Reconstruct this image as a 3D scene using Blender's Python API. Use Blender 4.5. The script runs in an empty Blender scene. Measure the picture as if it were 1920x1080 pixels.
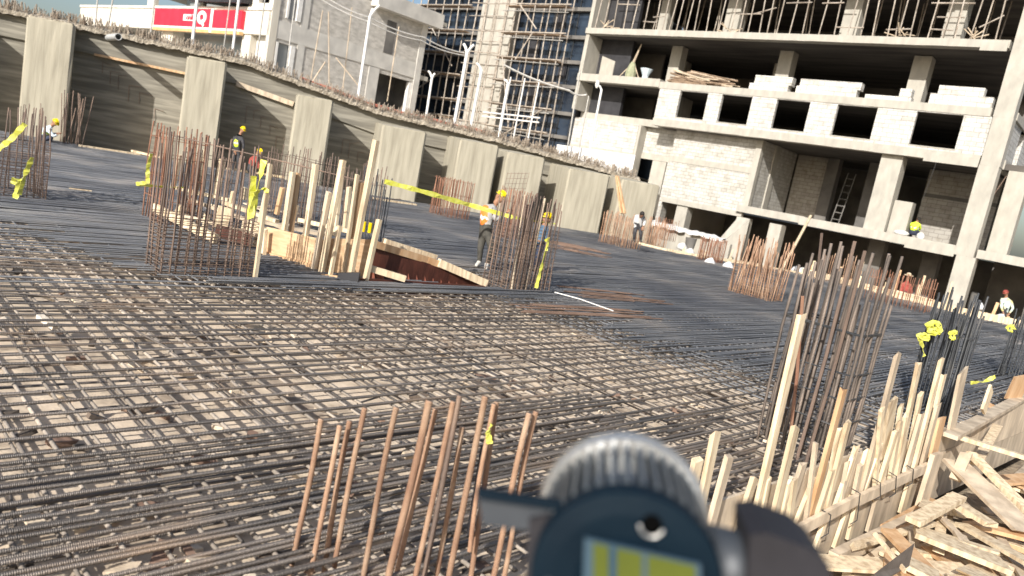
import bpy, bmesh, math, random
from mathutils import Vector, Matrix, noise
random.seed(11)
S = bpy.context.scene
C = S.collection
R = math.radians
rnd = random.uniform

# ------------------------------------------------------------------ camera
W_, H_, F_ = 1920, 1080, 1400.0
ROLL, PITCH, CZ = R(10.9), math.atan(218 / 1400), 2.1
cr, sr, cp, sp = math.cos(ROLL), math.sin(ROLL), math.cos(PITCH), math.sin(PITCH)
cam = bpy.data.cameras.new('camera')
camo = bpy.data.objects.new('camera', cam)
C.objects.link(camo)
fw = Vector((0, cp, -sp)); up0 = Vector((0, sp, cp)); rt0 = Vector((1, 0, 0))
rt = rt0 * cr + up0 * sr
up = up0 * cr - rt0 * sr
m = Matrix((rt, up, -fw)).transposed().to_4x4()
m.translation = Vector((0, 0, CZ))
camo.matrix_world = m
cam.sensor_width = 36
cam.lens = 36 * F_ / W_
cam.clip_start = 0.05
cam.clip_end = 1000
cam.dof.use_dof = True
cam.dof.focus_distance = 7.5
cam.dof.aperture_fstop = 2.0
S.camera = camo

# ------------------------------------------------------------------ light
SUN_EL = R(29)
sh = Vector((-0.429, -0.903, 0)).normalized()
sdir = Vector((sh.x * math.cos(SUN_EL), sh.y * math.cos(SUN_EL), math.sin(SUN_EL)))
wd = bpy.data.worlds.new('World'); S.world = wd; wd.use_nodes = True
nt = wd.node_tree; nt.nodes.clear()
sky = nt.nodes.new('ShaderNodeTexSky'); sky.sky_type = 'NISHITA'; sky.sun_disc = False
sky.sun_elevation = SUN_EL; sky.sun_rotation = math.atan2(sdir.x, sdir.y)
sky.air_density = 1.0; sky.dust_density = 2.5; sky.ozone_density = 1.5
bg = nt.nodes.new('ShaderNodeBackground'); bg.inputs[1].default_value = 0.115
ow = nt.nodes.new('ShaderNodeOutputWorld')
nt.links.new(sky.outputs[0], bg.inputs[0]); nt.links.new(bg.outputs[0], ow.inputs[0])
sl = bpy.data.lights.new('sun', 'SUN'); sl.energy = 5.0; sl.angle = R(0.5); sl.color = (1, 0.95, 0.88)
so = bpy.data.objects.new('sun', sl); C.objects.link(so)
so.rotation_euler = sdir.to_track_quat('Z', 'Y').to_euler()
S.view_settings.view_transform = 'Standard'; S.view_settings.look = 'None'
S.view_settings.exposure = 0.28; S.view_settings.gamma = 1

# ------------------------------------------------------------------ unprojection helpers
def ray(x, y):
    a = (x - 960) / F_; b = (540 - y) / F_
    return fw + rt * a + up * b
def gnd(x, y, z=0.0):
    d = ray(x, y); t = (z - CZ) / d.z
    return Vector((0, 0, CZ)) + d * t
def at(x, y, Y):
    d = ray(x, y)
    return Vector((0, 0, CZ)) + d * (Y / d.y)
class PL:
    """vertical plane; local frame X along it, Y away from the viewer, Z up"""
    def __init__(s, O, ang):
        s.O = Vector((O[0], O[1], 0)); s.a = ang
        s.u = Vector((math.cos(ang), math.sin(ang), 0)); s.n = Vector((-s.u.y, s.u.x, 0))
        s.M = Matrix.Translation(s.O) @ Matrix.Rotation(ang, 4, 'Z')
    def P(s, x, y, w=0.0):
        d = ray(x, y); t = (s.O.dot(s.n) + w) / d.dot(s.n)
        p = d * t - s.O
        return p.dot(s.u), CZ + d.z * t
    def W(s, u, w, z): return s.O + s.u * u + s.n * w + Vector((0, 0, z))

# ------------------------------------------------------------------ materials
MATS = {}
def base_mat(name):
    mt = bpy.data.materials.new(name); mt.use_nodes = True
    n = mt.node_tree.nodes; b = n['Principled BSDF']
    return mt, n, mt.node_tree.links, b
def mat(name, c1, c2=None, rough=0.8, metal=0.0, scale=3.0, stretch=(1, 1, 1), bump=0.15, bscale=40, c3=None, world=False, rand=0.0, detail=6, lo=0.35, hi=0.65, bstretch=None, bdist=0.02):
    mt, n, L, b = base_mat(name)
    b.inputs['Roughness'].default_value = rough; b.inputs['Metallic'].default_value = metal
    if world:
        g = n.new('ShaderNodeNewGeometry'); src = g.outputs['Position']
    else:
        tc = n.new('ShaderNodeTexCoord'); src = tc.outputs['Object']
    oi = n.new('ShaderNodeObjectInfo')
    ad = n.new('ShaderNodeVectorMath'); ad.operation = 'ADD'
    if not world and rand > 0:
        ml = n.new('ShaderNodeMath'); ml.operation = 'MULTIPLY'; ml.inputs[1].default_value = 37.0
        L.new(oi.outputs['Random'], ml.inputs[0]); L.new(ml.outputs[0], ad.inputs[1])
    L.new(src, ad.inputs[0]); src = ad.outputs[0]
    mp = n.new('ShaderNodeMapping'); mp.inputs['Scale'].default_value = stretch
    L.new(src, mp.inputs[0])
    t = n.new('ShaderNodeTexNoise'); t.inputs['Scale'].default_value = scale; t.inputs['Detail'].default_value = detail
    L.new(mp.outputs[0], t.inputs['Vector'])
    rp = n.new('ShaderNodeValToRGB')
    rp.color_ramp.elements[0].position = lo; rp.color_ramp.elements[1].position = hi
    rp.color_ramp.elements[0].color = (*c1, 1); rp.color_ramp.elements[1].color = (*(c2 or c1), 1)
    if c3:
        e = rp.color_ramp.elements.new((lo + hi) / 2 + 0.03); e.color = (*c3, 1)
    L.new(t.outputs['Fac'], rp.inputs[0])
    out = rp.outputs[0]
    if rand > 0:
        hs = n.new('ShaderNodeHueSaturation')
        mr = n.new('ShaderNodeMapRange'); mr.inputs[3].default_value = 1 - rand; mr.inputs[4].default_value = 1 + rand
        L.new(oi.outputs['Random'], mr.inputs[0]); L.new(mr.outputs[0], hs.inputs['Value']); L.new(out, hs.inputs['Color'])
        out = hs.outputs[0]
    L.new(out, b.inputs['Base Color'])
    if bump > 0:
        t2 = n.new('ShaderNodeTexNoise'); t2.inputs['Scale'].default_value = bscale; t2.inputs['Detail'].default_value = 4
        if bstretch:
            mp2 = n.new('ShaderNodeMapping'); mp2.inputs['Scale'].default_value = bstretch
            L.new(src, mp2.inputs[0]); L.new(mp2.outputs[0], t2.inputs['Vector'])
        else: L.new(mp.outputs[0], t2.inputs['Vector'])
        bp = n.new('ShaderNodeBump'); bp.inputs['Strength'].default_value = bump; bp.inputs['Distance'].default_value = bdist
        L.new(t2.outputs['Fac'], bp.inputs['Height']); L.new(bp.outputs[0], b.inputs['Normal'])
    MATS[name] = mt
    return mt
def rebar_mat(name, c1, c2, c3, axis='Z', freq=150, rough=0.55, metal=0.35, scale=0.5, rand=0.25, world=True):
    mt = mat(name, c1, c3, rough, metal, scale, c3=c2, world=world, rand=rand, bump=0, lo=0.3, hi=0.72, detail=8)
    n = mt.node_tree.nodes; L = mt.node_tree.links; b = n['Principled BSDF']
    tc = n.new('ShaderNodeTexCoord')
    w = n.new('ShaderNodeTexWave'); w.bands_direction = axis; w.inputs['Scale'].default_value = freq / 6.28; w.inputs['Distortion'].default_value = 0.6
    L.new(tc.outputs['Object'], w.inputs['Vector'])
    bp = n.new('ShaderNodeBump'); bp.inputs['Strength'].default_value = 0.7; bp.inputs['Distance'].default_value = 0.004
    L.new(w.outputs['Fac'], bp.inputs['Height']); L.new(bp.outputs[0], b.inputs['Normal'])
    return mt
def brick_mat(name, c1, c2, mortar, bw=0.5, bh=0.22, bump=0.6):
    mt, n, L, b = base_mat(name)
    b.inputs['Roughness'].default_value = 0.9
    tc = n.new('ShaderNodeTexCoord'); sx = n.new('ShaderNodeSeparateXYZ'); L.new(tc.outputs['Object'], sx.inputs[0])
    a = n.new('ShaderNodeMath'); L.new(sx.outputs[0], a.inputs[0]); L.new(sx.outputs[1], a.inputs[1])
    cx = n.new('ShaderNodeCombineXYZ'); L.new(a.outputs[0], cx.inputs[0]); L.new(sx.outputs[2], cx.inputs[1])
    nz = n.new('ShaderNodeTexNoise'); nz.inputs['Scale'].default_value = 2.5; L.new(tc.outputs['Object'], nz.inputs['Vector'])
    mx = n.new('ShaderNodeVectorMath'); mx.operation = 'SCALE'; mx.inputs['Scale'].default_value = 0.07; L.new(nz.outputs['Color'], mx.inputs[0])
    av = n.new('ShaderNodeVectorMath'); L.new(cx.outputs[0], av.inputs[0]); L.new(mx.outputs[0], av.inputs[1])
    br = n.new('ShaderNodeTexBrick'); br.inputs['Scale'].default_value = 1; br.inputs['Brick Width'].default_value = bw; br.inputs['Row Height'].default_value = bh
    br.inputs['Mortar Size'].default_value = 0.012; br.inputs['Mortar Smooth'].default_value = 0.3
    br.inputs['Color1'].default_value = (*c1, 1); br.inputs['Color2'].default_value = (*c2, 1); br.inputs['Mortar'].default_value = (*mortar, 1)
    L.new(av.outputs[0], br.inputs['Vector'])
    t = n.new('ShaderNodeTexNoise'); t.inputs['Scale'].default_value = 2.4; t.inputs['Detail'].default_value = 10; L.new(tc.outputs['Object'], t.inputs['Vector'])
    rp = n.new('ShaderNodeValToRGB'); rp.color_ramp.elements[0].position = 0.32; rp.color_ramp.elements[0].color = (0.78, 0.76, 0.72, 1); rp.color_ramp.elements[1].position = 0.55
    L.new(t.outputs['Fac'], rp.inputs[0])
    ml = n.new('ShaderNodeMix'); ml.data_type = 'RGBA'; ml.blend_type = 'MULTIPLY'; ml.inputs[0].default_value = 1
    L.new(br.outputs['Color'], ml.inputs[6]); L.new(rp.outputs[0], ml.inputs[7]); L.new(ml.outputs[2], b.inputs['Base Color'])
    bp = n.new('ShaderNodeBump'); bp.inputs['Strength'].default_value = bump; bp.inputs['Distance'].default_value = 0.03; bp.invert = True
    L.new(br.outputs['Fac'], bp.inputs['Height']); L.new(bp.outputs[0], b.inputs['Normal'])
    MATS[name] = mt
    return mt

M = MATS
mat('concrete', (0.35, 0.335, 0.295), (0.46, 0.44, 0.39), 0.9, scale=3.2, stretch=(1, 1, .45), c3=(0.415, 0.395, 0.345), bump=0.5, bscale=9, detail=13, lo=.3, hi=.72)
mat('concrete_dark', (0.11, 0.105, 0.10), (0.20, 0.19, 0.175), 0.9, scale=0.8, bump=0.3, bscale=9, detail=8)  # darker concrete copy, the shade of the interiors put into its colour
mat('soffit', (0.07, 0.064, 0.058), (0.15, 0.135, 0.118), 0.9, scale=0.6, stretch=(0.4, 2.5, 1), bump=0.3, bscale=6)  # storey slabs, colour lowered to carry the shade under them
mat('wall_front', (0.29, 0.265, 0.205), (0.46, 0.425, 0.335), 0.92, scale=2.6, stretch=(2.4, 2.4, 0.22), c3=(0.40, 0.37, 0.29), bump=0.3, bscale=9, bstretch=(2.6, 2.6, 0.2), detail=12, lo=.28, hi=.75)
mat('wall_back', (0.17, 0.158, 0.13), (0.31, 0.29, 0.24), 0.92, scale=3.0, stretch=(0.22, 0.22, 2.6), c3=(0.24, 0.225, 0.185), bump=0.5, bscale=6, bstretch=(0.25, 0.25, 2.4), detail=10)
mat('rubble', (0.20, 0.17, 0.13), (0.46, 0.41, 0.33), 0.95, scale=7, bump=1.0, bscale=14, bdist=0.06)
mat('render_grey', (0.50, 0.485, 0.45), (0.66, 0.64, 0.59), 0.9, scale=1.0, bump=0.3, bscale=12, detail=9)
mat('rough_block', (0.44, 0.42, 0.38), (0.64, 0.61, 0.56), 0.95, scale=2.0, stretch=(1, 1, 2.5), bump=0.9, bscale=9, detail=9, bdist=0.05)
mat('cream', (0.58, 0.54, 0.46), (0.72, 0.69, 0.61), 0.8, scale=0.7, stretch=(1.5, 1.5, 0.4), bump=0.1, detail=8)
brick_mat('white_block', (0.60, 0.59, 0.56), (0.50, 0.49, 0.465), (0.31, 0.30, 0.275))
brick_mat('block_shaded', (0.42, 0.40, 0.36), (0.36, 0.34, 0.31), (0.24, 0.22, 0.2))  # block infill of the inner walls, their shade put into the colour
brick_mat('white_rows', (0.56, 0.55, 0.515), (0.46, 0.45, 0.42), (0.33, 0.31, 0.275), bw=0.36, bh=0.2)
brick_mat('aac_block', (0.62, 0.61, 0.58), (0.52, 0.51, 0.48), (0.28, 0.26, 0.23), bw=0.6, bh=0.25, bump=0.3)
mat('wood', (0.50, 0.38, 0.245), (0.78, 0.665, 0.47), 0.8, scale=3.0, stretch=(6, 6, 0.7), c3=(0.71, 0.58, 0.40), bump=0.25, bscale=30, rand=0.16, detail=8)
mat('wood_grey', (0.42, 0.34, 0.25), (0.66, 0.55, 0.41), 0.85, scale=2.0, stretch=(3, 3, 1.0), c3=(0.56, 0.46, 0.34), bump=0.3, bscale=30, rand=0.18, detail=8)
mat('wood_orange', (0.48, 0.28, 0.14), (0.64, 0.44, 0.26), 0.7, scale=2.5, stretch=(4, 4, 0.8), bump=0.2, bscale=30, rand=0.1)
mat('ply_rib', (0.17, 0.05, 0.03), (0.26, 0.085, 0.05), 0.5, scale=3, bump=0.1)
mat('pole_brown', (0.17, 0.115, 0.075), (0.33, 0.24, 0.165), 0.85, scale=2.5, bump=0.2, rand=.2)
mat('wood_tan', (0.46, 0.30, 0.17), (0.66, 0.47, 0.29), 0.8, scale=2.6, stretch=(1.2, 1.2, 6), c3=(0.58, 0.39, 0.23), bump=0.2, rand=.1)
mat('film_ply', (0.05, 0.016, 0.010), (0.10, 0.032, 0.02), 0.5, scale=2.2, stretch=(3, 3, 1), bump=0.3, bscale=12)
mat('deck', (0.24, 0.185, 0.14), (0.74, 0.61, 0.465), 0.9, scale=3.2, c3=(0.60, 0.49, 0.365), world=True, bump=0.4, bscale=20, detail=9, lo=.28, hi=.62)
mat('deck_chip', (0.55, 0.46, 0.36), (0.80, 0.70, 0.56), 0.9, scale=3, world=True, bump=0.3)
mat('dark_chip', (0.05, 0.045, 0.04), (0.16, 0.12, 0.09), 0.9, scale=3, world=True, bump=0.3)
mat('soil', (0.18, 0.14, 0.10), (0.42, 0.34, 0.24), 0.95, scale=3.0, world=True, bump=0.9, bscale=16, detail=10, bdist=0.05)
mat('street', (0.36, 0.33, 0.28), (0.46, 0.42, 0.36), 0.95, scale=0.6, world=True, bump=0.4, bscale=8)
rebar_mat('bar_near', (0.10, 0.095, 0.092), (0.19, 0.165, 0.145), (0.33, 0.24, 0.17), 'X', 210, 0.5, 0.3, 1.1)
rebar_mat('bar_far', (0.14, 0.15, 0.17), (0.25, 0.255, 0.265), (0.46, 0.42, 0.385), 'X', 260, 0.45, 0.35, 0.45, 0.3)
rebar_mat('bar_rust', (0.30, 0.165, 0.105), (0.46, 0.29, 0.19), (0.60, 0.43, 0.30), 'Z', 420, 0.75, 0.1, 5)
rebar_mat('bar_brown', (0.13, 0.10, 0.085), (0.23, 0.165, 0.13), (0.31, 0.22, 0.165), 'Z', 300, 0.6, 0.25, 2)
rebar_mat('bar_lit_dusty', (0.20, 0.17, 0.145), (0.38, 0.33, 0.275), (0.54, 0.46, 0.37), 'X', 210, 0.7, 0.05, 1.4)  # dusty cross bars; the paler colour also paints their sunlit tops
rebar_mat('bar_streak', (0.17, 0.11, 0.08), (0.23, 0.15, 0.11), (0.28, 0.19, 0.14), 'Z', 300, 0.75, 0.1, 2)
rebar_mat('bar_grey', (0.10, 0.085, 0.075), (0.19, 0.155, 0.13), (0.30, 0.24, 0.20), 'Z', 300, 0.6, 0.25, 3)
rebar_mat('bar_red', (0.22, 0.105, 0.065), (0.30, 0.15, 0.095), (0.36, 0.20, 0.13), 'Z', 300, 0.75, 0.1, 2)
rebar_mat('bar_blue', (0.055, 0.06, 0.07), (0.10, 0.105, 0.11), (0.17, 0.165, 0.16), 'Z', 300, 0.45, 0.5, 2)
mat('tape', (0.62, 0.63, 0.07), (0.72, 0.72, 0.18), 0.5, scale=12, bump=0.04, bscale=20)
mat('white_paint', (0.72, 0.71, 0.68), (0.82, 0.81, 0.78), 0.5, scale=4, bump=0.05)
mat('galv', (0.42, 0.41, 0.38), (0.58, 0.56, 0.52), 0.5, 0.4, scale=6, bump=0.1, rand=0.2)
mat('scaff', (0.30, 0.25, 0.20), (0.52, 0.465, 0.40), 0.6, 0.2, scale=3, bump=0.1, rand=0.15)
mat('hoop_tan', (0.22, 0.17, 0.125), (0.40, 0.34, 0.27), 0.8, scale=3, bump=0)
mat('pvc', (0.45, 0.46, 0.46), (0.60, 0.61, 0.60), 0.35, scale=4, bump=0.03)
mat('red_sign', (0.62, 0.02, 0.045), (0.68, 0.03, 0.06), 0.45, scale=1, bump=0)
mat('sign_gold', (0.62, 0.38, 0.16), (0.70, 0.46, 0.22), 0.5, scale=2, bump=0)
mat('sign_white', (0.80, 0.79, 0.76), (0.84, 0.83, 0.80), 0.5, scale=2, bump=0)
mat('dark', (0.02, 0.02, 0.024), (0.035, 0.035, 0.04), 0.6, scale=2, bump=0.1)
mat('shop_glass', (0.20, 0.22, 0.23), (0.30, 0.31, 0.31), 0.15, scale=0.4, bump=0)
mat('glass', (0.008, 0.012, 0.02), (0.03, 0.045, 0.07), 0.1, scale=0.55, bump=0.05, bscale=0.8)
M['glass'].node_tree.nodes['Principled BSDF'].inputs['Specular IOR Level'].default_value = 0.8
mat('mullion', (0.05, 0.055, 0.06), (0.09, 0.09, 0.095), 0.4, 0.5, scale=3, bump=0)
mat('cable', (0.03, 0.03, 0.03), (0.05, 0.05, 0.05), 0.6, bump=0)
mat('sheet_white', (0.62, 0.62, 0.61), (0.74, 0.74, 0.73), 0.6, scale=1.5, bump=0.4, bscale=5)
mat('navy_shaded', (0.0025, 0.009, 0.017), (0.0035, 0.012, 0.021), 0.6, scale=9, bump=0.05)  # motor blue darkened so the colour itself carries the shade on the front
M['navy_shaded'].node_tree.nodes['Principled BSDF'].inputs['Specular IOR Level'].default_value = 0.12
mat('alu', (0.50, 0.50, 0.49), (0.72, 0.72, 0.70), 0.35, 0.85, scale=6, bump=0.05)
mat('grey_cast', (0.035, 0.042, 0.052), (0.055, 0.063, 0.075), 0.5, 0.2, scale=9, bump=0.05)
mat('fin_grey', (0.10, 0.12, 0.14), (0.14, 0.16, 0.18), 0.35, 0.5, scale=9, bump=0.05)
mat('black_rubber', (0.010, 0.009, 0.012), (0.016, 0.015, 0.02), 0.7, scale=9, bump=0.1)
mat('label_green_shaded', (0.06, 0.078, 0.006), (0.085, 0.105, 0.008), 0.5, scale=9, bump=0)  # label colours lowered, the shade on the motor front painted into them
mat('label_blue_shaded', (0.012, 0.045, 0.09), (0.018, 0.055, 0.10), 0.5, scale=9, bump=0)
mat('label_pale_shaded', (0.035, 0.07, 0.10), (0.045, 0.08, 0.115), 0.5, scale=9, bump=0)
mat('skin', (0.30, 0.155, 0.09), (0.36, 0.19, 0.115), 0.6, bump=0.05)
mat('hair', (0.012, 0.01, 0.009), (0.02, 0.016, 0.014), 0.7)
mat('helmet', (0.80, 0.58, 0.0), (0.84, 0.64, 0.005), 0.35, bump=0)
mat('hi_lime', (0.58, 0.78, 0.03), (0.66, 0.84, 0.06), 0.6, scale=12, bump=0.2)
mat('hi_orange', (0.80, 0.20, 0.03), (0.85, 0.27, 0.05), 0.6, scale=12, bump=0.2)
mat('shirt_grey', (0.30, 0.295, 0.285), (0.42, 0.41, 0.40), 0.85, scale=9, bump=0.5, bscale=14)
mat('shirt_pale', (0.55, 0.65, 0.72), (0.66, 0.75, 0.80), 0.85, scale=9, bump=0.4, bscale=14)
mat('shirt_dark', (0.03, 0.03, 0.035), (0.06, 0.06, 0.065), 0.85, scale=9, bump=0.4, bscale=14)
mat('shirt_red', (0.26, 0.05, 0.04), (0.36, 0.08, 0.06), 0.85, scale=9, bump=0.4, bscale=14)
mat('shirt_blue', (0.07, 0.13, 0.20), (0.10, 0.17, 0.25), 0.85, scale=9, bump=0.4, bscale=14)
mat('shirt_ochre', (0.60, 0.52, 0.20), (0.50, 0.62, 0.62), 0.85, scale=5, bump=0.4, bscale=14)
mat('trouser_olive', (0.045, 0.043, 0.037), (0.085, 0.08, 0.068), 0.9, scale=8, bump=0.6, bscale=14)
mat('trouser_navy', (0.03, 0.04, 0.07), (0.05, 0.06, 0.1), 0.9, scale=8, bump=0.5, bscale=14)
mat('shoe_pale', (0.5, 0.48, 0.43), (0.6, 0.58, 0.53), 0.8, bump=0.1)
mat('shoe_dark', (0.05, 0.045, 0.04), (0.08, 0.07, 0.06), 0.8, bump=0.1)

# ------------------------------------------------------------------ mesh helpers
class MB:
    def __init__(s): s.v = []; s.f = []
    def add(s, vs, fs):
        o = len(s.v); s.v += [Vector(v) for v in vs]; s.f += [tuple(i + o for i in f) for f in fs]
    def box(s, a, b):
        x0, y0, z0 = a; x1, y1, z1 = b
        s.add([(x0, y0, z0), (x1, y0, z0), (x1, y1, z0), (x0, y1, z0), (x0, y0, z1), (x1, y0, z1), (x1, y1, z1), (x0, y1, z1)],
              [(0, 3, 2, 1), (4, 5, 6, 7), (0, 1, 5, 4), (1, 2, 6, 5), (2, 3, 7, 6), (3, 0, 4, 7)])
        return s
    def prism(s, poly, z0, z1):
        n = len(poly); ar = sum(poly[i][0] * poly[(i + 1) % n][1] - poly[(i + 1) % n][0] * poly[i][1] for i in range(n))
        if ar < 0: poly = poly[::-1]
        zz = lambda z, i: z[i] if isinstance(z, (list, tuple)) else z
        s.add([(p[0], p[1], zz(z0, i)) for i, p in enumerate(poly)] + [(p[0], p[1], zz(z1, i)) for i, p in enumerate(poly)],
              [tuple(range(n - 1, -1, -1)), tuple(range(n, 2 * n))] + [(i, (i + 1) % n, n + (i + 1) % n, n + i) for i in range(n)])
        return s
    def beam(s, p0, p1, w, h, side=None, jag=0.0):
        """rectangular bar; w across 'side', h in the third direction"""
        p0 = Vector(p0); p1 = Vector(p1); d = (p1 - p0).normalized()
        sd = Vector(side) if side is not None else (Vector((0, 0, 1)).cross(d) if abs(d.z) < 0.95 else Vector((1, 0, 0)))
        sd = (sd - d * sd.dot(d)).normalized(); t = d.cross(sd)
        a = sd * w / 2; b = t * h / 2
        j = lambda: d * rnd(-jag, jag)
        vs = [p0 - a - b, p0 + a - b, p0 + a + b, p0 - a + b, p1 - a - b + j(), p1 + a - b + j(), p1 + a + b + j(), p1 - a + b + j()]
        s.add(vs, [(0, 3, 2, 1), (4, 5, 6, 7), (0, 1, 5, 4), (1, 2, 6, 5), (2, 3, 7, 6), (3, 0, 4, 7)])
        return s
    def tube(s, pts, r, n=6, cap=True, closed=False, radii=None):
        pts = [Vector(p) for p in pts]; k = len(pts); o = len(s.v)
        prev = None
        for i, p in enumerate(pts):
            a = pts[i - 1] if (i > 0 or closed) else p
            b = pts[(i + 1) % k] if (i < k - 1 or closed) else p
            d = (b - a).normalized()
            if prev is None: prev = d.orthogonal().normalized()
            x = (prev - d * prev.dot(d)).normalized(); y = d.cross(x); prev = x
            rr = radii[i] if radii else r
            for q in range(n):
                t = 2 * math.pi * q / n
                s.v.append(p + x * math.cos(t) * rr + y * math.sin(t) * rr)
        for i in range(k if closed else k - 1):
            for q in range(n):
                i2 = (i + 1) % k
                s.f.append((o + i * n + q, o + i * n + (q + 1) % n, o + i2 * n + (q + 1) % n, o + i2 * n + q))
        if cap and not closed:
            s.f.append(tuple(o + q for q in range(n - 1, -1, -1))); s.f.append(tuple(o + (k - 1) * n + q for q in range(n)))
        return s
    def ribbon(s, pts, side, t=0.003):
        """thin solid strip; side = list of half-width vectors"""
        pts = [Vector(p) for p in pts]; k = len(pts); o = len(s.v)
        for i, p in enumerate(pts):
            d = (pts[min(i + 1, k - 1)] - pts[max(i - 1, 0)]).normalized(); w = Vector(side[i]); nn = d.cross(w).normalized() * t
            s.v += [p - w - nn, p + w - nn, p + w + nn, p - w + nn]
        for i in range(k - 1):
            a = o + i * 4; b = a + 4
            for q in range(4): s.f.append((a + q, a + (q + 1) % 4, b + (q + 1) % 4, b + q))
        s.f += [(o, o + 3, o + 2, o + 1), (o + 4 * k - 4, o + 4 * k - 3, o + 4 * k - 2, o + 4 * k - 1)]
        return s
    def lathe(s, prof, axis_o, axis_d, n=24):
        o = len(s.v); d = Vector(axis_d).normalized(); x = d.orthogonal().normalized(); y = d.cross(x); O = Vector(axis_o)
        for (r, t) in prof:
            for q in range(n):
                a = 2 * math.pi * q / n
                s.v.append(O + d * t + x * math.cos(a) * r + y * math.sin(a) * r)
        for i in range(len(prof) - 1):
            for q in range(n): s.f.append((o + i * n + q, o + i * n + (q + 1) % n, o + (i + 1) * n + (q + 1) % n, o + (i + 1) * n + q))
        s.f.append(tuple(o + q for q in range(n - 1, -1, -1))); s.f.append(tuple(o + (len(prof) - 1) * n + q for q in range(n)))
        return s
    def ball(s, c, rx, ry, rz, n=10, Mx=None, zmin=-1.0):
        c = Vector(c); o = len(s.v); rows = n // 2 + 2
        for i in range(rows + 1):
            ph = -math.pi / 2 + math.pi * i / rows
            zz = max(math.sin(ph), zmin)
            for q in range(n):
                t = 2 * math.pi * q / n; cc = max(math.cos(ph), 0.02) if zz > zmin else math.sqrt(max(1 - zmin * zmin, 0.01)) * (i / rows if zmin > -1 else 1)
                p = Vector((cc * math.cos(t) * rx, cc * math.sin(t) * ry, zz * rz))
                s.v.append(c + (Mx @ p if Mx else p))
        for i in range(rows):
            for q in range(n): s.f.append((o + i * n + q, o + i * n + (q + 1) % n, o + (i + 1) * n + (q + 1) % n, o + (i + 1) * n + q))
        s.f.append(tuple(o + q for q in range(n - 1, -1, -1))); s.f.append(tuple(o + rows * n + q for q in range(n)))
        return s
    def mesh(s, name, off=None):
        me = bpy.data.meshes.new(name)
        vs = [v - off for v in s.v] if off is not None else s.v
        me.from_pydata([tuple(v) for v in vs], [], s.f)
        return me
    def build(s, name, mt, parent=None, off=None, smooth=False):
        me = s.mesh(name, off)
        me.materials.append(M[mt] if isinstance(mt, str) else mt)
        if smooth: me.polygons.foreach_set('use_smooth', [True] * len(me.polygons))
        o = bpy.data.objects.new(name, me); C.objects.link(o)
        if parent: o.parent = parent
        return o
def tag(o, label, cat, group=None):
    o['label'] = label; o['category'] = cat
    if group: o['group'] = group
    return o
def thing(name, label, cat, loc=(0, 0, 0), rz=0.0, group=None):
    o = bpy.data.objects.new(name, None); C.objects.link(o); o.empty_display_size = 0.2
    o.location = loc; o.rotation_euler = (0, 0, rz)
    return tag(o, label, cat, group)
def solo(mb, name, mt, label, cat, loc, group=None, smooth=False):
    o = mb.build(name, mt, None, Vector(loc), smooth); o.location = loc
    return tag(o, label, cat, group)
def struct(o): o['kind'] = 'structure'; return o
def instance(src, parent=None, loc=(0, 0, 0), rot=(0, 0, 0), scale=(1, 1, 1)):
    c = src.copy(); C.objects.link(c); c.parent = parent; c.location = loc; c.rotation_euler = rot; c.scale = scale
    return c
def holes(mb, x0, x1, z0, z1, y0, y1, hs):
    """wall slab in local X/Z with rectangular holes, built as butted blocks (columns of blocks between hole edges)"""
    xs = sorted(set([x0, x1] + [h[0] for h in hs] + [h[1] for h in hs]))
    for a, b in zip(xs, xs[1:]):
        if b - a < 1e-4: continue
        cuts = sorted((h[2], h[3]) for h in hs if h[0] <= a + 1e-6 and h[1] >= b - 1e-6)
        z = z0
        for c, d in cuts:
            if c > z + 1e-4: mb.box((a, y0, z), (b, y1, c))
            z = max(z, d)
        if z < z1 - 1e-4: mb.box((a, y0, z), (b, y1, z1))
    return mb

# ------------------------------------------------------------------ frames of reference
PB = PL(at(1800, 470, 36), R(-39.3))          # unfinished building, front of slabs
PW = PL(at(90, 265, 26.8), R(17.6))           # retaining wall, front of its piers
PLF = PL(at(505, 60, 46), R(-39.3))           # grey building, sign side
PLS = PL(at(505, 60, 46), R(50.7))            # grey building, long side
PT = PL(at(900, 100, 58), R(-39.3))           # glazed tower
ea, eb = gnd(1323, 943, 0.03), gnd(1703, 823, 0.03)
PE = PL(ea, math.atan2(eb.y - ea.y, eb.x - ea.x))   # near edge formwork
GA = R(45.5)                                  # rebar grid
# ------------------------------------------------------------------ setting
g = MB(); n_ = 40
for i in range(n_ + 1):
    for j in range(n_ + 1):
        x = -160 + 320 * i / n_; y = -60 + 320 * j / n_
        g.v.append(Vector((x, y, -1.5)))
for i in range(n_):
    for j in range(n_):
        a = i * (n_ + 1) + j; g.f.append((a, a + n_ + 1, a + n_ + 2, a + 1))
struct(g.build('ground', 'soil'))

E0 = PE.W(-14, 0, 0); E1 = PE.W(11.5, 0, 0)
far_r = [gnd(1900, 612), gnd(1750, 577), gnd(1500, 512), gnd(1245, 470)]
wl = lambda u, w=0: PW.W(u, w, 0)
poly = [E0, E1, PE.W(25, 0, 0), far_r[0], far_r[1], far_r[2], far_r[3], wl(24), wl(-9, 0.4), wl(-22), Vector((-30, 5, 0))]
poly = [(p.x, p.y) for p in poly]
dpoly = [(p.x, p.y) for p in [E0, E1, PE.W(25, 0, 0)] + far_r + [wl(24, 2.5), wl(-22, 2.5), Vector((-30, 5, 0))]]
dk = MB(); dk.prism(dpoly, -0.40, -0.22)
struct(dk.build('slab_deck', 'deck'))

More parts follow.
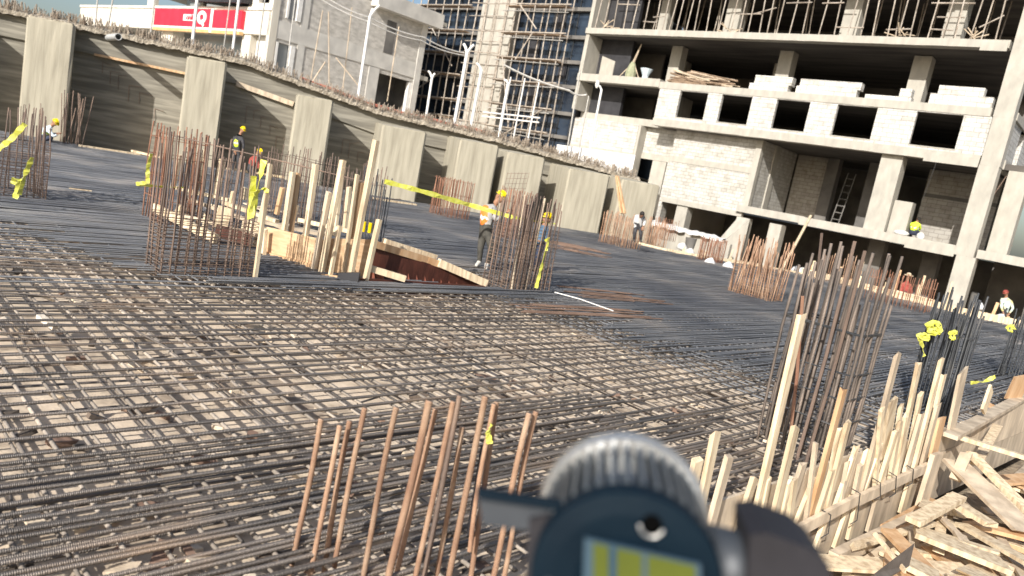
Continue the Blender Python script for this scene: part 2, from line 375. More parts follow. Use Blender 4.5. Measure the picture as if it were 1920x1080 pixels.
# street level behind the retaining wall
ter = MB()
tp = [wl(-40, 2.9), wl(0, 2.9), wl(8, 2.9), wl(12, 2.9), wl(24, 2.9), PB.W(-17.5, 0.5, 0), PB.W(-17.5, 60, 0), wl(-40, 90)]
tz = [3.8, 3.8, 3.3, 2.9, 2.45, 2.3, 2.6, 3.8]
ter.add([(p.x, p.y, z) for p, z in zip(tp, tz)] + [(p.x, p.y, -1.6) for p in tp], [tuple(range(7, -1, -1))] + [(i, (i + 1) % 8, 8 + (i + 1) % 8, 8 + i) for i in range(8)])
to = struct(ter.build('street_level_ground', 'street'))
bm = bmesh.new(); bm.from_mesh(to.data); bmesh.ops.recalc_face_normals(bm, faces=bm.faces); bm.to_mesh(to.data); bm.free()

# ------------------------------------------------------------------ rebar mat
def clip(p, d, polygon):
    ts = []
    n = len(polygon)
    for i in range(n):
        a = polygon[i]; b = polygon[(i + 1) % n]
        ex, ey = b[0] - a[0], b[1] - a[1]
        den = d[0] * ey - d[1] * ex
        if abs(den) < 1e-9: continue
        t = ((a[0] - p[0]) * ey - (a[1] - p[1]) * ex) / den
        s = ((a[0] - p[0]) * d[1] - (a[1] - p[1]) * d[0]) / den
        if 0 <= s < 1: ts.append(t)
    ts.sort()
    return [(ts[i], ts[i + 1]) for i in range(0, len(ts) - 1, 2)]
def cut(iv, sub):
    out = []
    for a, b in iv:
        cur = [(a, b)]
        for c, d in sub:
            nx = []
            for x, y in cur:
                if d <= x or c >= y: nx.append((x, y)); continue
                if c > x: nx.append((x, c))
                if d < y: nx.append((d, y))
            cur = nx
        out += cur
    return out
PIT = [gnd(676, 520), gnd(905, 541), gnd(905, 522) + Vector((0.1, 0.6, 0)), gnd(700, 503) + Vector((0, 0.55, 0))]
PIT = [(p.x, p.y) for p in PIT]
SKIRT = 0.12
mat_poly = poly[:]
matroot = thing('rebar_mat', 'huge tied mat of crossing steel reinforcement bars covering the foundation deck', 'rebar mat')
axes = {'u': (math.cos(GA), math.sin(GA)), 'v': (math.sin(GA), -math.cos(GA))}
inpoly0 = lambda x, y, P: sum(((P[i][1] > y) != (P[i - 1][1] > y)) and (x < (P[i - 1][0] - P[i][0]) * (y - P[i][1]) / (P[i - 1][1] - P[i][1]) + P[i][0]) for i in range(len(P))) % 2 == 1
BARS = []   # (axis, offset, t0, t1, z, r, near-ness)
def family(ax, spacing, z, r, jit, inside, o0=-60, o1=60, minlen=0.5, gap=0.0):
    d = axes[ax]; nrm = (-d[1], d[0]); o = o0
    while o < o1:
        o += spacing * rnd(0.82, 1.18)
        iv = clip((nrm[0] * o, nrm[1] * o), d, inside)
        iv = cut(iv, [(a - 0.02, b + 0.02) for a, b in clip((nrm[0] * o, nrm[1] * o), d, PIT)])
        for a, b in iv:
            if b - a < minlen: continue
            # split the very long runs into lapped bars
            if inside is not mat_poly: a += rnd(0, 1.3) ** 1.5; b -= rnd(0, 1.1) ** 1.5
            t = a
            while t < b - 0.3:
                ln = min(rnd(9, 12), b - t)
                if rnd(0, 1) > gap:
                    BARS.append((ax, o + rnd(-jit, jit), t, t + ln, z + rnd(-0.006, 0.006), r * rnd(0.9, 1.1), rnd(-1, 1) * 0.006))
                t += ln - 0.02
far_poly_px = [(-60, 420), (80, 455), (200, 505), (330, 530), (640, 548), (900, 556), (1080, 600), (1180, 655), (1330, 690), (1500, 735), (1640, 770), (1760, 800)]
fp = [gnd(*q) for q in far_poly_px]; fp = [(p.x, p.y) for p in fp]
pe_far = PE.W(8.5, 0.3, 0)
far_poly = fp + [(pe_far.x, pe_far.y)] + mat_poly[1:10]
family('u', 0.21, 0.0, 0.0125, 0.012, mat_poly)
family('v', 0.21, -0.026, 0.0125, 0.012, mat_poly)
family('v', 0.42, -0.13, 0.010, 0.03, mat_poly)
family('u', 0.46, -0.15, 0.010, 0.03, mat_poly)
family('u', 0.085, 0.024, 0.0125, 0.02, far_poly)
family('u', 0.10, 0.048, 0.0115, 0.03, far_poly, gap=0.15)
family('v', 0.2, 0.012, 0.0105, 0.03, far_poly, gap=0.3)
# dense top strips close to the camera-side edge
nx, ny = PE.n.x, PE.n.y
def strip(w0, w1, u0=-14, u1=11.5):
    return [(PE.W(u0, w0, 0).x, PE.W(u0, w0, 0).y), (PE.W(u1, w0, 0).x, PE.W(u1, w0, 0).y), (PE.W(u1, w1, 0).x, PE.W(u1, w1, 0).y), (PE.W(u0, w1, 0).x, PE.W(u0, w1, 0).y)]
family('u', 0.085, 0.026, 0.0125, 0.015, strip(0.1, 1.45, -9, 2.6))
family('u', 0.12, 0.03, 0.0125, 0.02, strip(1.45, 2.1, -9, 1.6))
LOOSE = []
for i in range(140):
    x, y = rnd(-7, 6), rnd(3.2, 12.5)
    if not inpoly0(x, y, mat_poly): continue
    an = GA + random.choice([0, math.pi / 2]) + rnd(-.25, .25); L2_ = rnd(.25, .9)
    LOOSE.append((x - math.cos(an) * L2_, y - math.sin(an) * L2_, x + math.cos(an) * L2_, y + math.sin(an) * L2_, rnd(-.2, .04)))
def bardist(b):
    ax, o, t0, t1 = b[:4]; d = axes[ax]; nn = (-d[1], d[0]); best = 1e9
    for k in range(13):
        t = t0 + (t1 - t0) * k / 12; x = d[0] * t + nn[0] * o; y = d[1] * t + nn[1] * o
        if y < 2.6 or abs(x) > 0.75 * y + 0.3: continue
        best = min(best, math.hypot(x, y))
    return best + (0.0 if b[4] > -0.1 else 3.0)
BARS.sort(key=bardist)
def bar_mesh(mb, b, fine):
    ax, o, t0, t1, z, r, wob = b
    if fine:
        d = axes[ax]; nn = (-d[1], d[0]); t = t0; k = 0; n = 8; o_ = len(mb.v); rows = 0
        while t < t1:
            y = d[1] * t + nn[1] * o; x = d[0] * t + nn[0] * o
            near = math.hypot(x, y) < 6.5 and y > 2.0 and abs(x) < y * 0.8 + 0.4
            c = Vector((t, wob * 2.2 * math.sin(t * 1.3 + o * 40), 0.004 * math.sin(t * 2.1 + o * 17)))
            for q in range(n):
                a = 2 * math.pi * q / n
                rr = r * (1 + (0.13 * math.sin(2 * math.pi * t / 0.024 + 2 * a) if near else 0))
                mb.v.append(c + Vector((0, math.cos(a) * rr, math.sin(a) * rr)))
            rows += 1; t += 0.006 if near else 0.4
        for i in range(rows - 1):
            for q in range(n): mb.f.append((o_ + i * n + q, o_ + (i + 1) * n + q, o_ + (i + 1) * n + (q + 1) % n, o_ + i * n + (q + 1) % n))
    else:
        k = max(2, int((t1 - t0) / 1.1)); d = axes[ax]; nn = (-d[1], d[0]); pts = []
        for i in range(k + 1):
            t = t0 + (t1 - t0) * i / k; oo = o + wob * 3 * math.sin(t * 1.3 + o * 40)
            pts.append((d[0] * t + nn[0] * oo, d[1] * t + nn[1] * oo, z + 0.006 * math.sin(t * 1.9 + o * 13)))
        mb.tube(pts, r, 5, cap=False)
for b in BARS[:100]:
    mb = MB(); bar_mesh(mb, b, True)
    o = mb.build('bar', 'bar_lit_dusty' if b[0] == 'v' else 'bar_near', matroot, smooth=True)
    d = axes[b[0]]
    o.location = (-d[1] * b[1], d[0] * b[1], b[4]); o.rotation_euler = (0, 0, math.atan2(d[1], d[0]))
nearm, farm, dustm = MB(), MB(), MB()
inpoly = lambda x, y, P: sum(((P[i][1] > y) != (P[i - 1][1] > y)) and (x < (P[i - 1][0] - P[i][0]) * (y - P[i][1]) / (P[i - 1][1] - P[i][1]) + P[i][0]) for i in range(len(P))) % 2 == 1
for b in BARS[100:]:
    d = axes[b[0]]; t = (b[2] + b[3]) / 2
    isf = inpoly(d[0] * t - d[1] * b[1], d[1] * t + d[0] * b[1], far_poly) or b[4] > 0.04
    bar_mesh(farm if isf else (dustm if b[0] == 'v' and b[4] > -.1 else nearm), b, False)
for x0, y0, x1, y1, z in LOOSE:
    nearm.tube([(x0, y0, z), ((x0 + x1) / 2 + rnd(-.03, .03), (y0 + y1) / 2, z + .02), (x1, y1, z)], .009, 5, cap=False)
# all remaining bars are one part; two materials in it
me = bpy.data.meshes.new('bars')
vs = [tuple(v) for v in nearm.v] + [tuple(v) for v in farm.v] + [tuple(v) for v in dustm.v]; k = len(nearm.v); k2 = k + len(farm.v)
me.from_pydata(vs, [], nearm.f + [tuple(i + k for i in f) for f in farm.f] + [tuple(i + k2 for i in f) for f in dustm.f])
me.materials.append(M['bar_near']); me.materials.append(M['bar_far']); me.materials.append(M['bar_lit_dusty'])
me.polygons.foreach_set('material_index', [0] * len(nearm.f) + [1] * len(farm.f) + [2] * len(dustm.f))
me.polygons.foreach_set('use_smooth', [True] * len(me.polygons))
bo = bpy.data.objects.new('bar_grid', me); C.objects.link(bo); bo.parent = matroot; bo['kind'] = 'stuff'
# litter lying on the deck under the bars
cmesh = [MB(), MB(), MB(), MB()]
for i in range(450):
    y = 3 + 10 * rnd(0, 1) ** 1.3; x = rnd(-.8, .62) * y
    if not inpoly0(x, y, mat_poly): continue
    an = rnd(0, 6.28) if rnd(0, 1) < .5 else GA + random.choice([0, 1.57]) + rnd(-.2, .2); L2_ = rnd(.03, .11); z = rnd(-.205, -.13) if i % 5 else rnd(-.06, .0)
    dv = Vector((math.cos(an) * L2_, math.sin(an) * L2_, rnd(-.03, .03)))
    cmesh[random.choice([0, 0, 0, 1, 2, 2, 3, 3])].beam(Vector((x, y, z)) - dv, Vector((x, y, z)) + dv, rnd(.02, .09), rnd(.012, .035), jag=.03)
me = bpy.data.meshes.new('litter'); vs = []; fs = []; mi = []
for k, q in enumerate(cmesh):
    o_ = len(vs); vs += [tuple(v) for v in q.v]; fs += [tuple(i + o_ for i in f) for f in q.f]; mi += [k] * len(q.f)
    me.materials.append(M[['wood_grey', 'deck_chip', 'dark_chip', 'bar_streak'][k]])
me.from_pydata(vs, [], fs); me.polygons.foreach_set('material_index', mi)
lo_ = bpy.data.objects.new('deck_litter', me); C.objects.link(lo_); tag(lo_, 'broken chips and offcuts littering the deck under the near bars', 'debris'); lo_['kind'] = 'stuff'
# rusty bundles laid on the mat
def bundle(p0, p1, width, n, label):
    a, b = gnd(*p0, 0.07), gnd(*p1, 0.07); d = (b - a).normalized(); s = Vector((-d.y, d.x, 0)); mb = MB()
    for i in range(n):
        o = s * rnd(-width, width) / 2; j = d * rnd(-0.5, 0.5)
        j2 = d * rnd(-1.2, .3); mb.tube([a + o + j, a + o + (b - a) * 0.5 + Vector((0, 0, rnd(0, .01))) + s * rnd(-.02, .02), b + o + j2], 0.010, 5)
    solo(mb, 'rebar_bundle', 'bar_streak', label, 'rebar bundle', a, 'bundles of rusty bars lying on the mat')
bundle((1000, 580), (1225, 592), 0.75, 13, 'bundle of rusty bars on the mat right of the tall central cage base')
bundle((1040, 458), (1130, 476), 2.4, 30, 'bundle of orange rusty bars on the mat behind the stooping worker')
bundle((1090, 548), (1230, 562), 1.1, 13, 'rusty bars lying on the dark mat beside the white hose')
bundle((560, 380), (790, 372), 0.1, 3, 'few loose rusty bars behind the timber box')

# ------------------------------------------------------------------ retaining wall
WR = 2.6   # depth of the bays between the piers
wall = thing('retaining_wall', 'long board-marked concrete retaining wall with projecting piers across the back of the site', 'wall', PW.O, PW.a)
top = lambda u: 4.25 if u < 6 else (4.25 - (u - 6) * 0.16 if u < 11.5 else (3.37 - (u - 11.5) * 0.03 if u < 17 else 3.2 - (u - 17) * 0.07))
mb = MB()
us = [-30, 0, 6, 11.5, 17, 24.2]
for a, b in zip(us, us[1:]):
    mb.prism([(a, WR), (b, WR), (b, WR + 0.6), (a, WR + 0.6)], -1.4, [top(a), top(b), top(b), top(a)])
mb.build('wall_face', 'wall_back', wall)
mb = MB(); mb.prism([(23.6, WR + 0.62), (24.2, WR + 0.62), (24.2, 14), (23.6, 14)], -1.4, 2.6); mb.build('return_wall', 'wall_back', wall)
piers = [(-9.5, -8.0, 4.2), (-5.0, -3.4, 4.2), (-1.0, 0.5, 4.15), (4.2, 5.6, 3.95), (8.2, 9.6, 3.37), (11.6, 13.4, 2.88), (14.8, 16.5, 2.92), (16.9, 18.6, 2.8), (19.75, 21.7, 2.62), (22.3, 24.2, 2.6)]
for i, (a, b, z) in enumerate(piers):
    q = MB(); k = 0.62; c = 0.07
    q.prism([(a + c, 0), (b - c, 0), (b, c), (b - k, WR - 0.003), (a - 0.05, WR - 0.003), (a, c)], -1.4, [z, z + .04, z + .04, z + .16, z + .12, z])
    bmx = bmesh.new(); me = q.mesh('pier'); bmx.from_mesh(me)
    bmesh.ops.bevel(bmx, geom=[e for e in bmx.edges if abs(e.verts[0].co.z - e.verts[1].co.z) < 0.3 and e.verts[0].co.z > 1], offset=0.05, segments=2, affect='EDGES')
    bmesh.ops.subdivide_edges(bmx, edges=[e for e in bmx.edges if e.calc_length() > 1.0], cuts=5, use_grid_fill=True)
    for v in bmx.verts:
        v.co += Vector((rnd(-1, 1), rnd(-1, 1), 0)) * 0.008
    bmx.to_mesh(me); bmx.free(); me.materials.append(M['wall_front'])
    po = bpy.data.objects.new('pier', me); C.objects.link(po); po.parent = wall
# upper beam over the bays, projecting a little, and its rough fringe of cast-in hoops
mb = MB()
for a, b in zip(us, us[1:]):
    mb.prism([(a, WR - 0.12), (b, WR - 0.12), (b, WR - 0.004), (a, WR - 0.004)], [top(a) - 0.85, top(b) - 0.85, top(b) - 0.85, top(a) - 0.85], [top(a) - 0.02, top(b) - 0.02, top(b) - 0.02, top(a) - 0.02])
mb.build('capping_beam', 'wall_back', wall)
mb = MB()
for a, b, z in [(0.62, 4.15, 'wood_orange'), (5.8, 8.1, 'wood_grey')]:
    mb = MB(); mb.beam((a, WR - 0.16, top(a) - 0.85), (b, WR - 0.16, top(b) - 0.87), 0.06, 0.09 if a < 3 else .2, (0, 1, 0)); mb.build('timber_strip', z, wall)
# rubble-like concrete crest
cm = MB(); N = 620; prof = [(-0.42, 0.0), (-0.42, 0.2), (-0.1, 0.34), (0.35, 0.36), (0.6, 0.22), (0.6, -0.05)]
o = 0
for i in range(N + 1):
    u = -12 + 36.2 * i / N
    for w, z in prof:
        nn = noise.noise(Vector((u * 3.1, w * 4, z * 9))) * 0.05 + noise.noise(Vector((u * 11, w * 9, z * 20))) * 0.06
        cm.v.append(Vector((u, WR + w - nn * 0.6, top(u) - 0.06 + z * 0.75 + nn * 0.8)))
for i in range(N):
    for q in range(5): cm.f.append((i * 6 + q, (i + 1) * 6 + q, (i + 1) * 6 + q + 1, i * 6 + q + 1))
cm.build('crest', 'rubble', wall)
def hoop_mb(mb, u, w, h, wd, lean):
    z = top(u) + 0.08
    p = []
    for k in range(7):
        a = math.pi * k / 6
        p.append((u + lean * math.sin(a), w - math.cos(a) * wd, z + h * (math.sin(a) ** 0.6)))
    mb.tube(p, 0.011, 4, cap=False)
hs = []
for i in range(1500):
    hs.append((rnd(-3.5, 24), WR + rnd(-0.35, 0.35), rnd(0.14, 0.46), rnd(0.03, 0.13), rnd(-0.1, 0.1)))
hs.sort(key=lambda h: (PW.W(h[0], h[1], 0)).length)
for h in hs[:100]:
    mb = MB(); hoop_mb(mb, *h); mb.build('hoop', 'hoop_tan', wall)
mb = MB()
for h in hs[100:]: hoop_mb(mb, *h)
mb.build('hoops', 'hoop_tan', wall)['kind'] = 'stuff'
mb = MB()   # bent bars cast into the bay faces
for u0, z0 in [(0.9, 3.2), (1.2, 2.9), (1.5, 2.8), (1.9, 2.5), (2.3, 2.3), (2.9, 1.8), (6.3, 2.6), (6.6, 2.5), (6.9, 2.3), (7.3, 2.0), (7.6, 1.6), (10.3, 2.0), (10.6, 1.9), (11.0, 1.6)]:
    h = rnd(0.35, 0.7); mb.tube([(u0, WR - 0.02, z0), (u0 + 0.02, WR - 0.07, z0 - h * 0.5), (u0 + 0.03, WR - 0.03, z0 - h), ], 0.012, 4)
    mb.tube([(u0, WR - 0.02, z0), (u0 + rnd(.2, .5), WR - 0.08, z0 - rnd(-.1, .15))], 0.012, 4)
mb.build('bent_starter_bars', 'bar_brown', wall)
# loose mesh on the slope behind the crest, and the red cable duct lying along it
for u, z, n_, lab in [(9.3, 0.0, 0, 'red plastic duct lying along the crest of the retaining wall')]:
    q = MB()
    for k in range(5):
        pts = [PW.W(uu, WR + 0.3 + 0.05 * k + 0.06 * math.sin(uu * 2 + k), top(uu) + 0.27 + 0.02 * k + 0.03 * math.sin(uu * 3 + k)) for uu in [8.2 + 0.7 * j for j in range(13)]]
        q.tube(pts, 0.02, 5)
    solo(q, 'duct', mat('duct_red', (0.42, 0.12, 0.08), (0.52, 0.2, 0.13), 0.6), lab, 'duct', pts[0])
# drain pipe
p0 = PW.W(1.55, WR - 0.3, 3.95); ax = Vector((0.1, -0.97, 0.14))
d = ray(205, 70)
pu, pz = PW.P(203, 70, WR - 0.35); p0 = PW.W(pu, WR - 0.3, pz); p1 = at(222, 69, p0.y - 1.55)
mb = MB(); dirp = (p1 - p0).normalized(); L_ = (p1 - p0).length
mb.lathe([(0.12, -0.3), (0.12, L_), (0.10, L_), (0.10, L_ - 0.5)], p0, dirp, 20)
solo(mb, 'drain_pipe', 'pvc', 'grey plastic drain pipe sticking out of the top of the retaining wall', 'pipe', p0, smooth=False)

# ------------------------------------------------------------------ fence posts and poles along the street edge
def post_at(xb, yb, xt, yt, Y, r, name, label, cat, mt, group, extra=None, arms=()):
    b = at(xb, yb, Y); t = at(xt, yt, Y)
    b.z -= 0.6
    root = thing(name, label, cat, b, 0, group)
    q = MB(); q.tube([b, b.lerp(t, 0.5), t], r * (.8 if r > .05 else 1), 8); q.build('shaft', mt, root, b)
    for (x2, y2) in arms:
        q = MB(); e = at(x2, y2, Y); q.tube([t + Vector((0, 0, -0.02)), t.lerp(e, 0.5) + Vector((0, 0, 0.05)), e], r * 0.7, 6); q.build('arm', mt, root, b)
    return root
FP = 'white painted fence posts standing along the street edge'
Yw = lambda x: PW.W(PW.P(x, 200, WR + 0.8)[0], WR + 0.8, 0).y
for xb, yb, xt, yt, r, arms, lab in [
    (360, 90, 371, -12, 0.085, [], 'thick white fence post crossing the left panel of the red sign'),
    (436, 100, 449, -10, 0.075, [], 'white fence post crossing the right panel of the red sign'),
    (673, 172, 694, 30, 0.085, [(700, 16), (712, 10)], 'white fence post with curved dark tip before the grey block wall'),
    (801, 208, 810, 146, 0.07, [(803, 133), (816, 138)], 'short forked white post at the left foot of the glazed tower'),
    (853, 224, 876, 99, 0.095, [(869, 82), (889, 84)], 'thick white post with forked top before the glazed tower'),
    (883, 234, 903, 132, 0.08, [(893, 118)], 'white post with bent tip before the concrete lift core'),
    (937, 248, 953, 156, 0.085, [(945, 150)], 'white post before the dark right side of the glazed tower')]:
    post_at(xb, yb, xt, yt, Yw(xb), r, 'fence_post', lab, 'fence post', 'white_paint', FP, arms=arms)
q = post_at(1103, 298, 1128, 168, Yw(1103) + 1, 0.07, 'lamp_post', 'white post with a small lamp head before the block wall and white hoarding', 'lamp post', 'white_paint', None, arms=[(1121, 160)])
mb = MB(); c = at(1120, 158, Yw(1103) + 1); mb.ball(c, 0.1, 0.1, 0.2); mb.build('lamp_head', 'white_paint', q, q.location)
for xb, yb, xt, yt, r, lab in [
    (282, 64, 291, -10, 0.03, 'thin grey pole just left of the red sign'), (180, 32, 184, -12, 0.03, 'thin grey pole at the far left against the sky'),
    (418, 99, 433, -10, 0.028, 'thin pole between the two thick posts on the red sign'), (480, 118, 498, -10, 0.03, 'thin pole at the corner of the cream parapet'),
    (537, 134, 555, -10, 0.03, 'thin pole before the lower open window of the grey building'), (207, 14, 213, -10, 0.03, 'dark thin pole at the left end of the cream parapet'),
    (1066, 270, 1088, 130, 0.035, 'thin pole before the left edge of the unfinished building'), (1085, 285, 1104, 180, 0.03, 'thin pole left of the white lamp post')]:
    post_at(xb, yb, xt, yt, Yw(xb) + 0.7, r, 'pole', lab, 'pole', 'galv', 'thin poles standing behind the retaining wall')
for (xb, yb, xt, yt, Y, lab) in [(583, 146, 605, 20, 44.2, 'raking prop pair left member on the grey block wall'), (617, 158, 616, 22, 44.4, 'dark upright prop tied to the raking pole on the grey block wall'),
                                 (643, 165, 660, 14, 46, 'slim pole against the middle of the grey block wall'), (726, 190, 748, 50, 47, 'slim pole standing in the dark doorway of the grey building'),
                                 (578, 165, 610, 116, 40, 'leaning dark stick on the wall crest below the grey block wall'), (673, 162, 630, 108, 42, 'leaning stay running down to the white bent post')]:
    b, t = at(xb, yb, Y), at(xt, yt, Y); q = MB(); q.tube([b, t], 0.035, 6)
    solo(q, 'wooden_prop', 'wood_grey', lab, 'prop', b, 'props and sticks before the grey block wall')
def cable(pts, r, label, Ys):
    P = [at(x, y, Y) for (x, y), Y in zip(pts, Ys)]; out = []
    for a, b in zip(P, P[1:]):
        for k in range(8): t = k / 8; out.append(a.lerp(b, t) - Vector((0, 0, 0.25 * t * (1 - t) * 4 * 0.5)))
    out.append(P[-1]); q = MB(); q.tube(out, r, 5); solo(q, 'overhead_cable', 'galv', label, 'cable', P[0], 'cables strung past the grey building')
cable([(605, -10), (694, 33), (795, 70), (875, 100)], 0.035, 'upper overhead cable strung across the grey building to the forked post', [41, 38, 39, 40])
cable([(590, -10), (690, 40), (790, 76), (874, 104)], 0.03, 'lower overhead cable sagging below the upper one to the forked post', [41, 38, 39, 40])
cable([(945, 122), (1068, 170), (1100, 178)], 0.06, 'thick white cable sloping down across the right part of the glazed tower', [44, 43, 43])
# white hoarding
a = at(1045, 268, 37.5); b = at(1186, 316, 37.0)
q = MB(); q.prism([(a.x, a.y), (b.x, b.y), (b.x + 0.03, b.y + 0.08), (a.x + 0.03, a.y + 0.08)], [a.z - 1.4, b.z - 1.4, b.z - 1.4, a.z - 1.4], [at(1052, 272, 37.5).z, at(1186, 290, 37).z, at(1186, 290, 37).z, at(1052, 272, 37.5).z])
solo(q, 'hoarding', 'sheet_white', 'plain white hoarding panel behind the low end of the retaining wall', 'hoarding', a)

# ------------------------------------------------------------------ grey building with red sign
gb = thing('grey_building', 'low grey rendered block building with cream parapet carrying the red sign', 'building', PLF.O, PLF.a)
D_ = 14.0
for a_, b_ in ((-17.5, -16.2), (-9.6, -8.9)):
    mb = MB(); mb.box((a_, .15, 8.75), (b_, .4, 11.6)); mb.build('upper_column', 'cream', gb)
mb = MB(); holes(mb, -3, 0, 8.75, 11.6, 0.15, 0.4, [(-1.9, -0.7, 9.1, 11.0)]); mb.build('upper_wall', 'cream', gb)
mb = MB(); mb.box((-30, 0, 7.2), (-0.0, 0.35, 8.75)); mb.box((-30, -0.08, 8.62), (0.05, 0.0, 8.8)); mb.build('parapet_band', 'cream', gb)
mb = MB(); mb.box((-30, 0.36, 7.2), (-0.05, D_ - 1, 7.5)); mb.box((-30, 0.41, 11.3), (-0.05, D_, 11.6)); mb.build('slab', 'concrete', gb)
mb = MB(); mb.box((-30, 2.5, 3), (-14.6, 2.7, 7.2)); mb.box((-12.6, 1.2, 3), (-3.3, 1.35, 7.2)); mb.build('shop_front', 'shop_glass', gb)
for u0, u1 in ((-14.5, -12.7), (-3.2, -2.2), (-24, -23)):
    mb = MB(); mb.box((u0, 0.1, 3), (u1, 0.9, 7.2)); mb.build('column', 'cream', gb)
mb = MB(); mb.box((-2.15, 0.5, 3), (-0.3, 0.7, 7.2)); mb.build('lower_wall', 'render_grey', gb)
mb = MB(); mb.prism([(-9.4, -0.6), (-2.6, -0.6), (-2.6, 4), (-9.4, 4)], [9.0, 8.9, 9.6, 9.6], [9.9, 9.2, 10.4, 10.8]); mb.build('dark_canopy', 'dark', gb)
mb = MB(); mb.box((-17.4, 3, 8.75), (-3, 3.1, 11.3)); mb.build('upper_glazing', 'shop_glass', gb)
# long side: local Y of this frame is depth, side plane at x = 0
sd = MB(); sdh = [(0.9, 1.95, 8.45, 9.9), (0.5, 1.85, 5.2, 6.95), (8.5, 11.55, 3.2, 6.85)]
tmp = MB(); holes(tmp, 0, 12.1, 3.0, 11.2, 0.0, 0.3, sdh)
rot = lambda v: Vector((-v.y, v.x, v.z))
sd.v = [rot(v) for v in tmp.v]; sd.f = tmp.f
sd.build('side_wall', 'rough_block', gb)
def side_box(name, mt, u0, u1, z0, z1, out=0.06, inn=0.0):
    q = MB(); q.box((-inn, u0, z0), (out, u1, z1)); return q.build(name, mt, gb)
side_box('beam', 'render_grey', 0.0, 12.1, 7.15, 8.2, 0.05)
side_box('quoin', 'render_grey', 11.62, 12.14, 3, 11.2, 0.08, -0.01)
side_box('quoin', 'cream', -0.02, 0.45, 3, 11.2, 0.07)
side_box('pilaster', 'concrete_dark', 8.55, 9.35, 8.25, 10.4, 0.04)
side_box('pilaster', 'render_grey', 2.0, 2.5, 3, 11.2, 0.045)
side_box('door_surround', 'render_grey', 7.6, 8.48, 3, 7.1, 0.055)
side_box('roof_slab', 'render_grey', 7.0, 12.9, 10.9, 11.9, 0.75)
for u0, u1, z0, z1 in sdh[:2]:
    q = MB(); q.box((-0.2, u0 + 0.02, z0), (0.09, u0 + 0.16, z1)); q.box((-0.2, u1 - 0.32, z0), (0.09, u1 - 0.02, z1)); f = q.build('window_frame', 'white_paint', gb)
    q = MB(); q.box((-0.26, u0 + 0.16, z0), (-0.22, u1 - 0.32, z1)); q.build('pane', 'shop_glass', f)
q = MB(); q.box((-2.5, 5, 3), (-2.4, 12, 7.1)); q.build('door_back', 'concrete_dark', gb); q = MB(); q.box((-13, 11.98, 3), (-0.31, 12.08, 11.2)); q.build('end_wall', 'concrete_dark', gb); q = MB(); q.box((-2.4, 5, 2.95), (0, 11.9, 3.1)); q.build('floor', 'concrete_dark', gb)
q = MB(); q.box((-0.3, 11.3, 3), (-0.02, 11.58, 6.8)); q.build('door_jamb', 'white_paint', gb)
# sign
sg = thing('shop_sign', 'long red shop sign in two panels with a white logo on the cream parapet', 'sign', PLF.W(-9, -0.2, 7.95), PLF.a)
def sbox(name, mt, u0, u1, z0, z1, w0, w1, par=None):
    q = MB(); q.box((u0 + 9, w0 + 0.2, z0 - 7.95), (u1 + 9, w1 + 0.2, z1 - 7.95)); return q.build(name, mt, par or sg)
sbox('panel', 'red_sign', -15.1, -6.9, 7.4, 8.58, -0.28, -0.002)
sbox('panel', 'red_sign', -6.55, -2.95, 7.4, 8.52, -0.25, -0.002)
sbox('divider', 'sign_white', -6.9, -6.55, 7.1, 8.6, -0.26, -0.003)
sbox('lower_trim', 'sign_white', -15.1, -6.9, 7.26, 7.4, -0.27, -0.003); sbox('lower_trim', 'sign_white', -6.55, -2.95, 7.26, 7.4, -0.24, -0.003)
sbox('gold_trim', 'sign_gold', -15.1, -6.9, 7.06, 7.26, -0.3, -0.003); sbox('gold_trim', 'sign_gold', -6.55, -2.95, 7.06, 7.26, -0.27, -0.003)
lp = sbox('logo_plate', 'sign_white', -10.55, -8.6, 7.78, 8.2, -0.31, -0.285)
def letters(body, size, u, z, w, mt, par, nm, sx=1.0):
    cu = bpy.data.curves.new(nm, 'FONT'); cu.body = body; cu.size = size; cu.extrude = 0.012; cu.align_x = 'CENTER'; cu.align_y = 'CENTER'; cu.offset = size * 0.02
    t = bpy.data.objects.new(nm, cu); C.objects.link(t)
    bpy.context.view_layer.update()
    me = bpy.data.meshes.new_from_object(t.evaluated_get(bpy.context.evaluated_depsgraph_get())); bpy.data.objects.remove(t)
    me.materials.clear(); me.materials.append(M[mt])
    o = bpy.data.objects.new(nm, me); C.objects.link(o); o.parent = par
    o.location = (u + 9, w + 0.2, z - 7.95); o.rotation_euler = (R(90), 0, 0); o.scale = (sx, 1, 1)
    return o
letters('onli', 0.46, -9.6, 7.99, -0.325, 'red_sign', sg, 'lettering', 1.5)
q = MB(); n = 20; cx_, cz_ = -7.95 + 9, 8.02 - 7.95
for i in range(n):
    a0, a1 = 2 * math.pi * i / n, 2 * math.pi * (i + 1) / n
    P = lambda a, rx, rz, y: (cx_ + math.cos(a) * rx, y, cz_ + math.sin(a) * rz)
    v = [P(a0, .62, .44, -.12), P(a1, .62, .44, -.12), P(a1, .28, .2, -.12), P(a0, .28, .2, -.12), P(a0, .62, .44, -.083), P(a1, .62, .44, -.083), P(a1, .28, .2, -.083), P(a0, .28, .2, -.083)]
    q.add(v, [(0, 1, 2, 3), (0, 4, 5, 1), (3, 2, 6, 7)])
q.beam((cx_ + .05, -.13, cz_ - .2), (cx_ + .42, -.13, cz_ - .56), .03, .22, (0, 1, 0))
q.build('logo_ring', 'sign_white', sg)

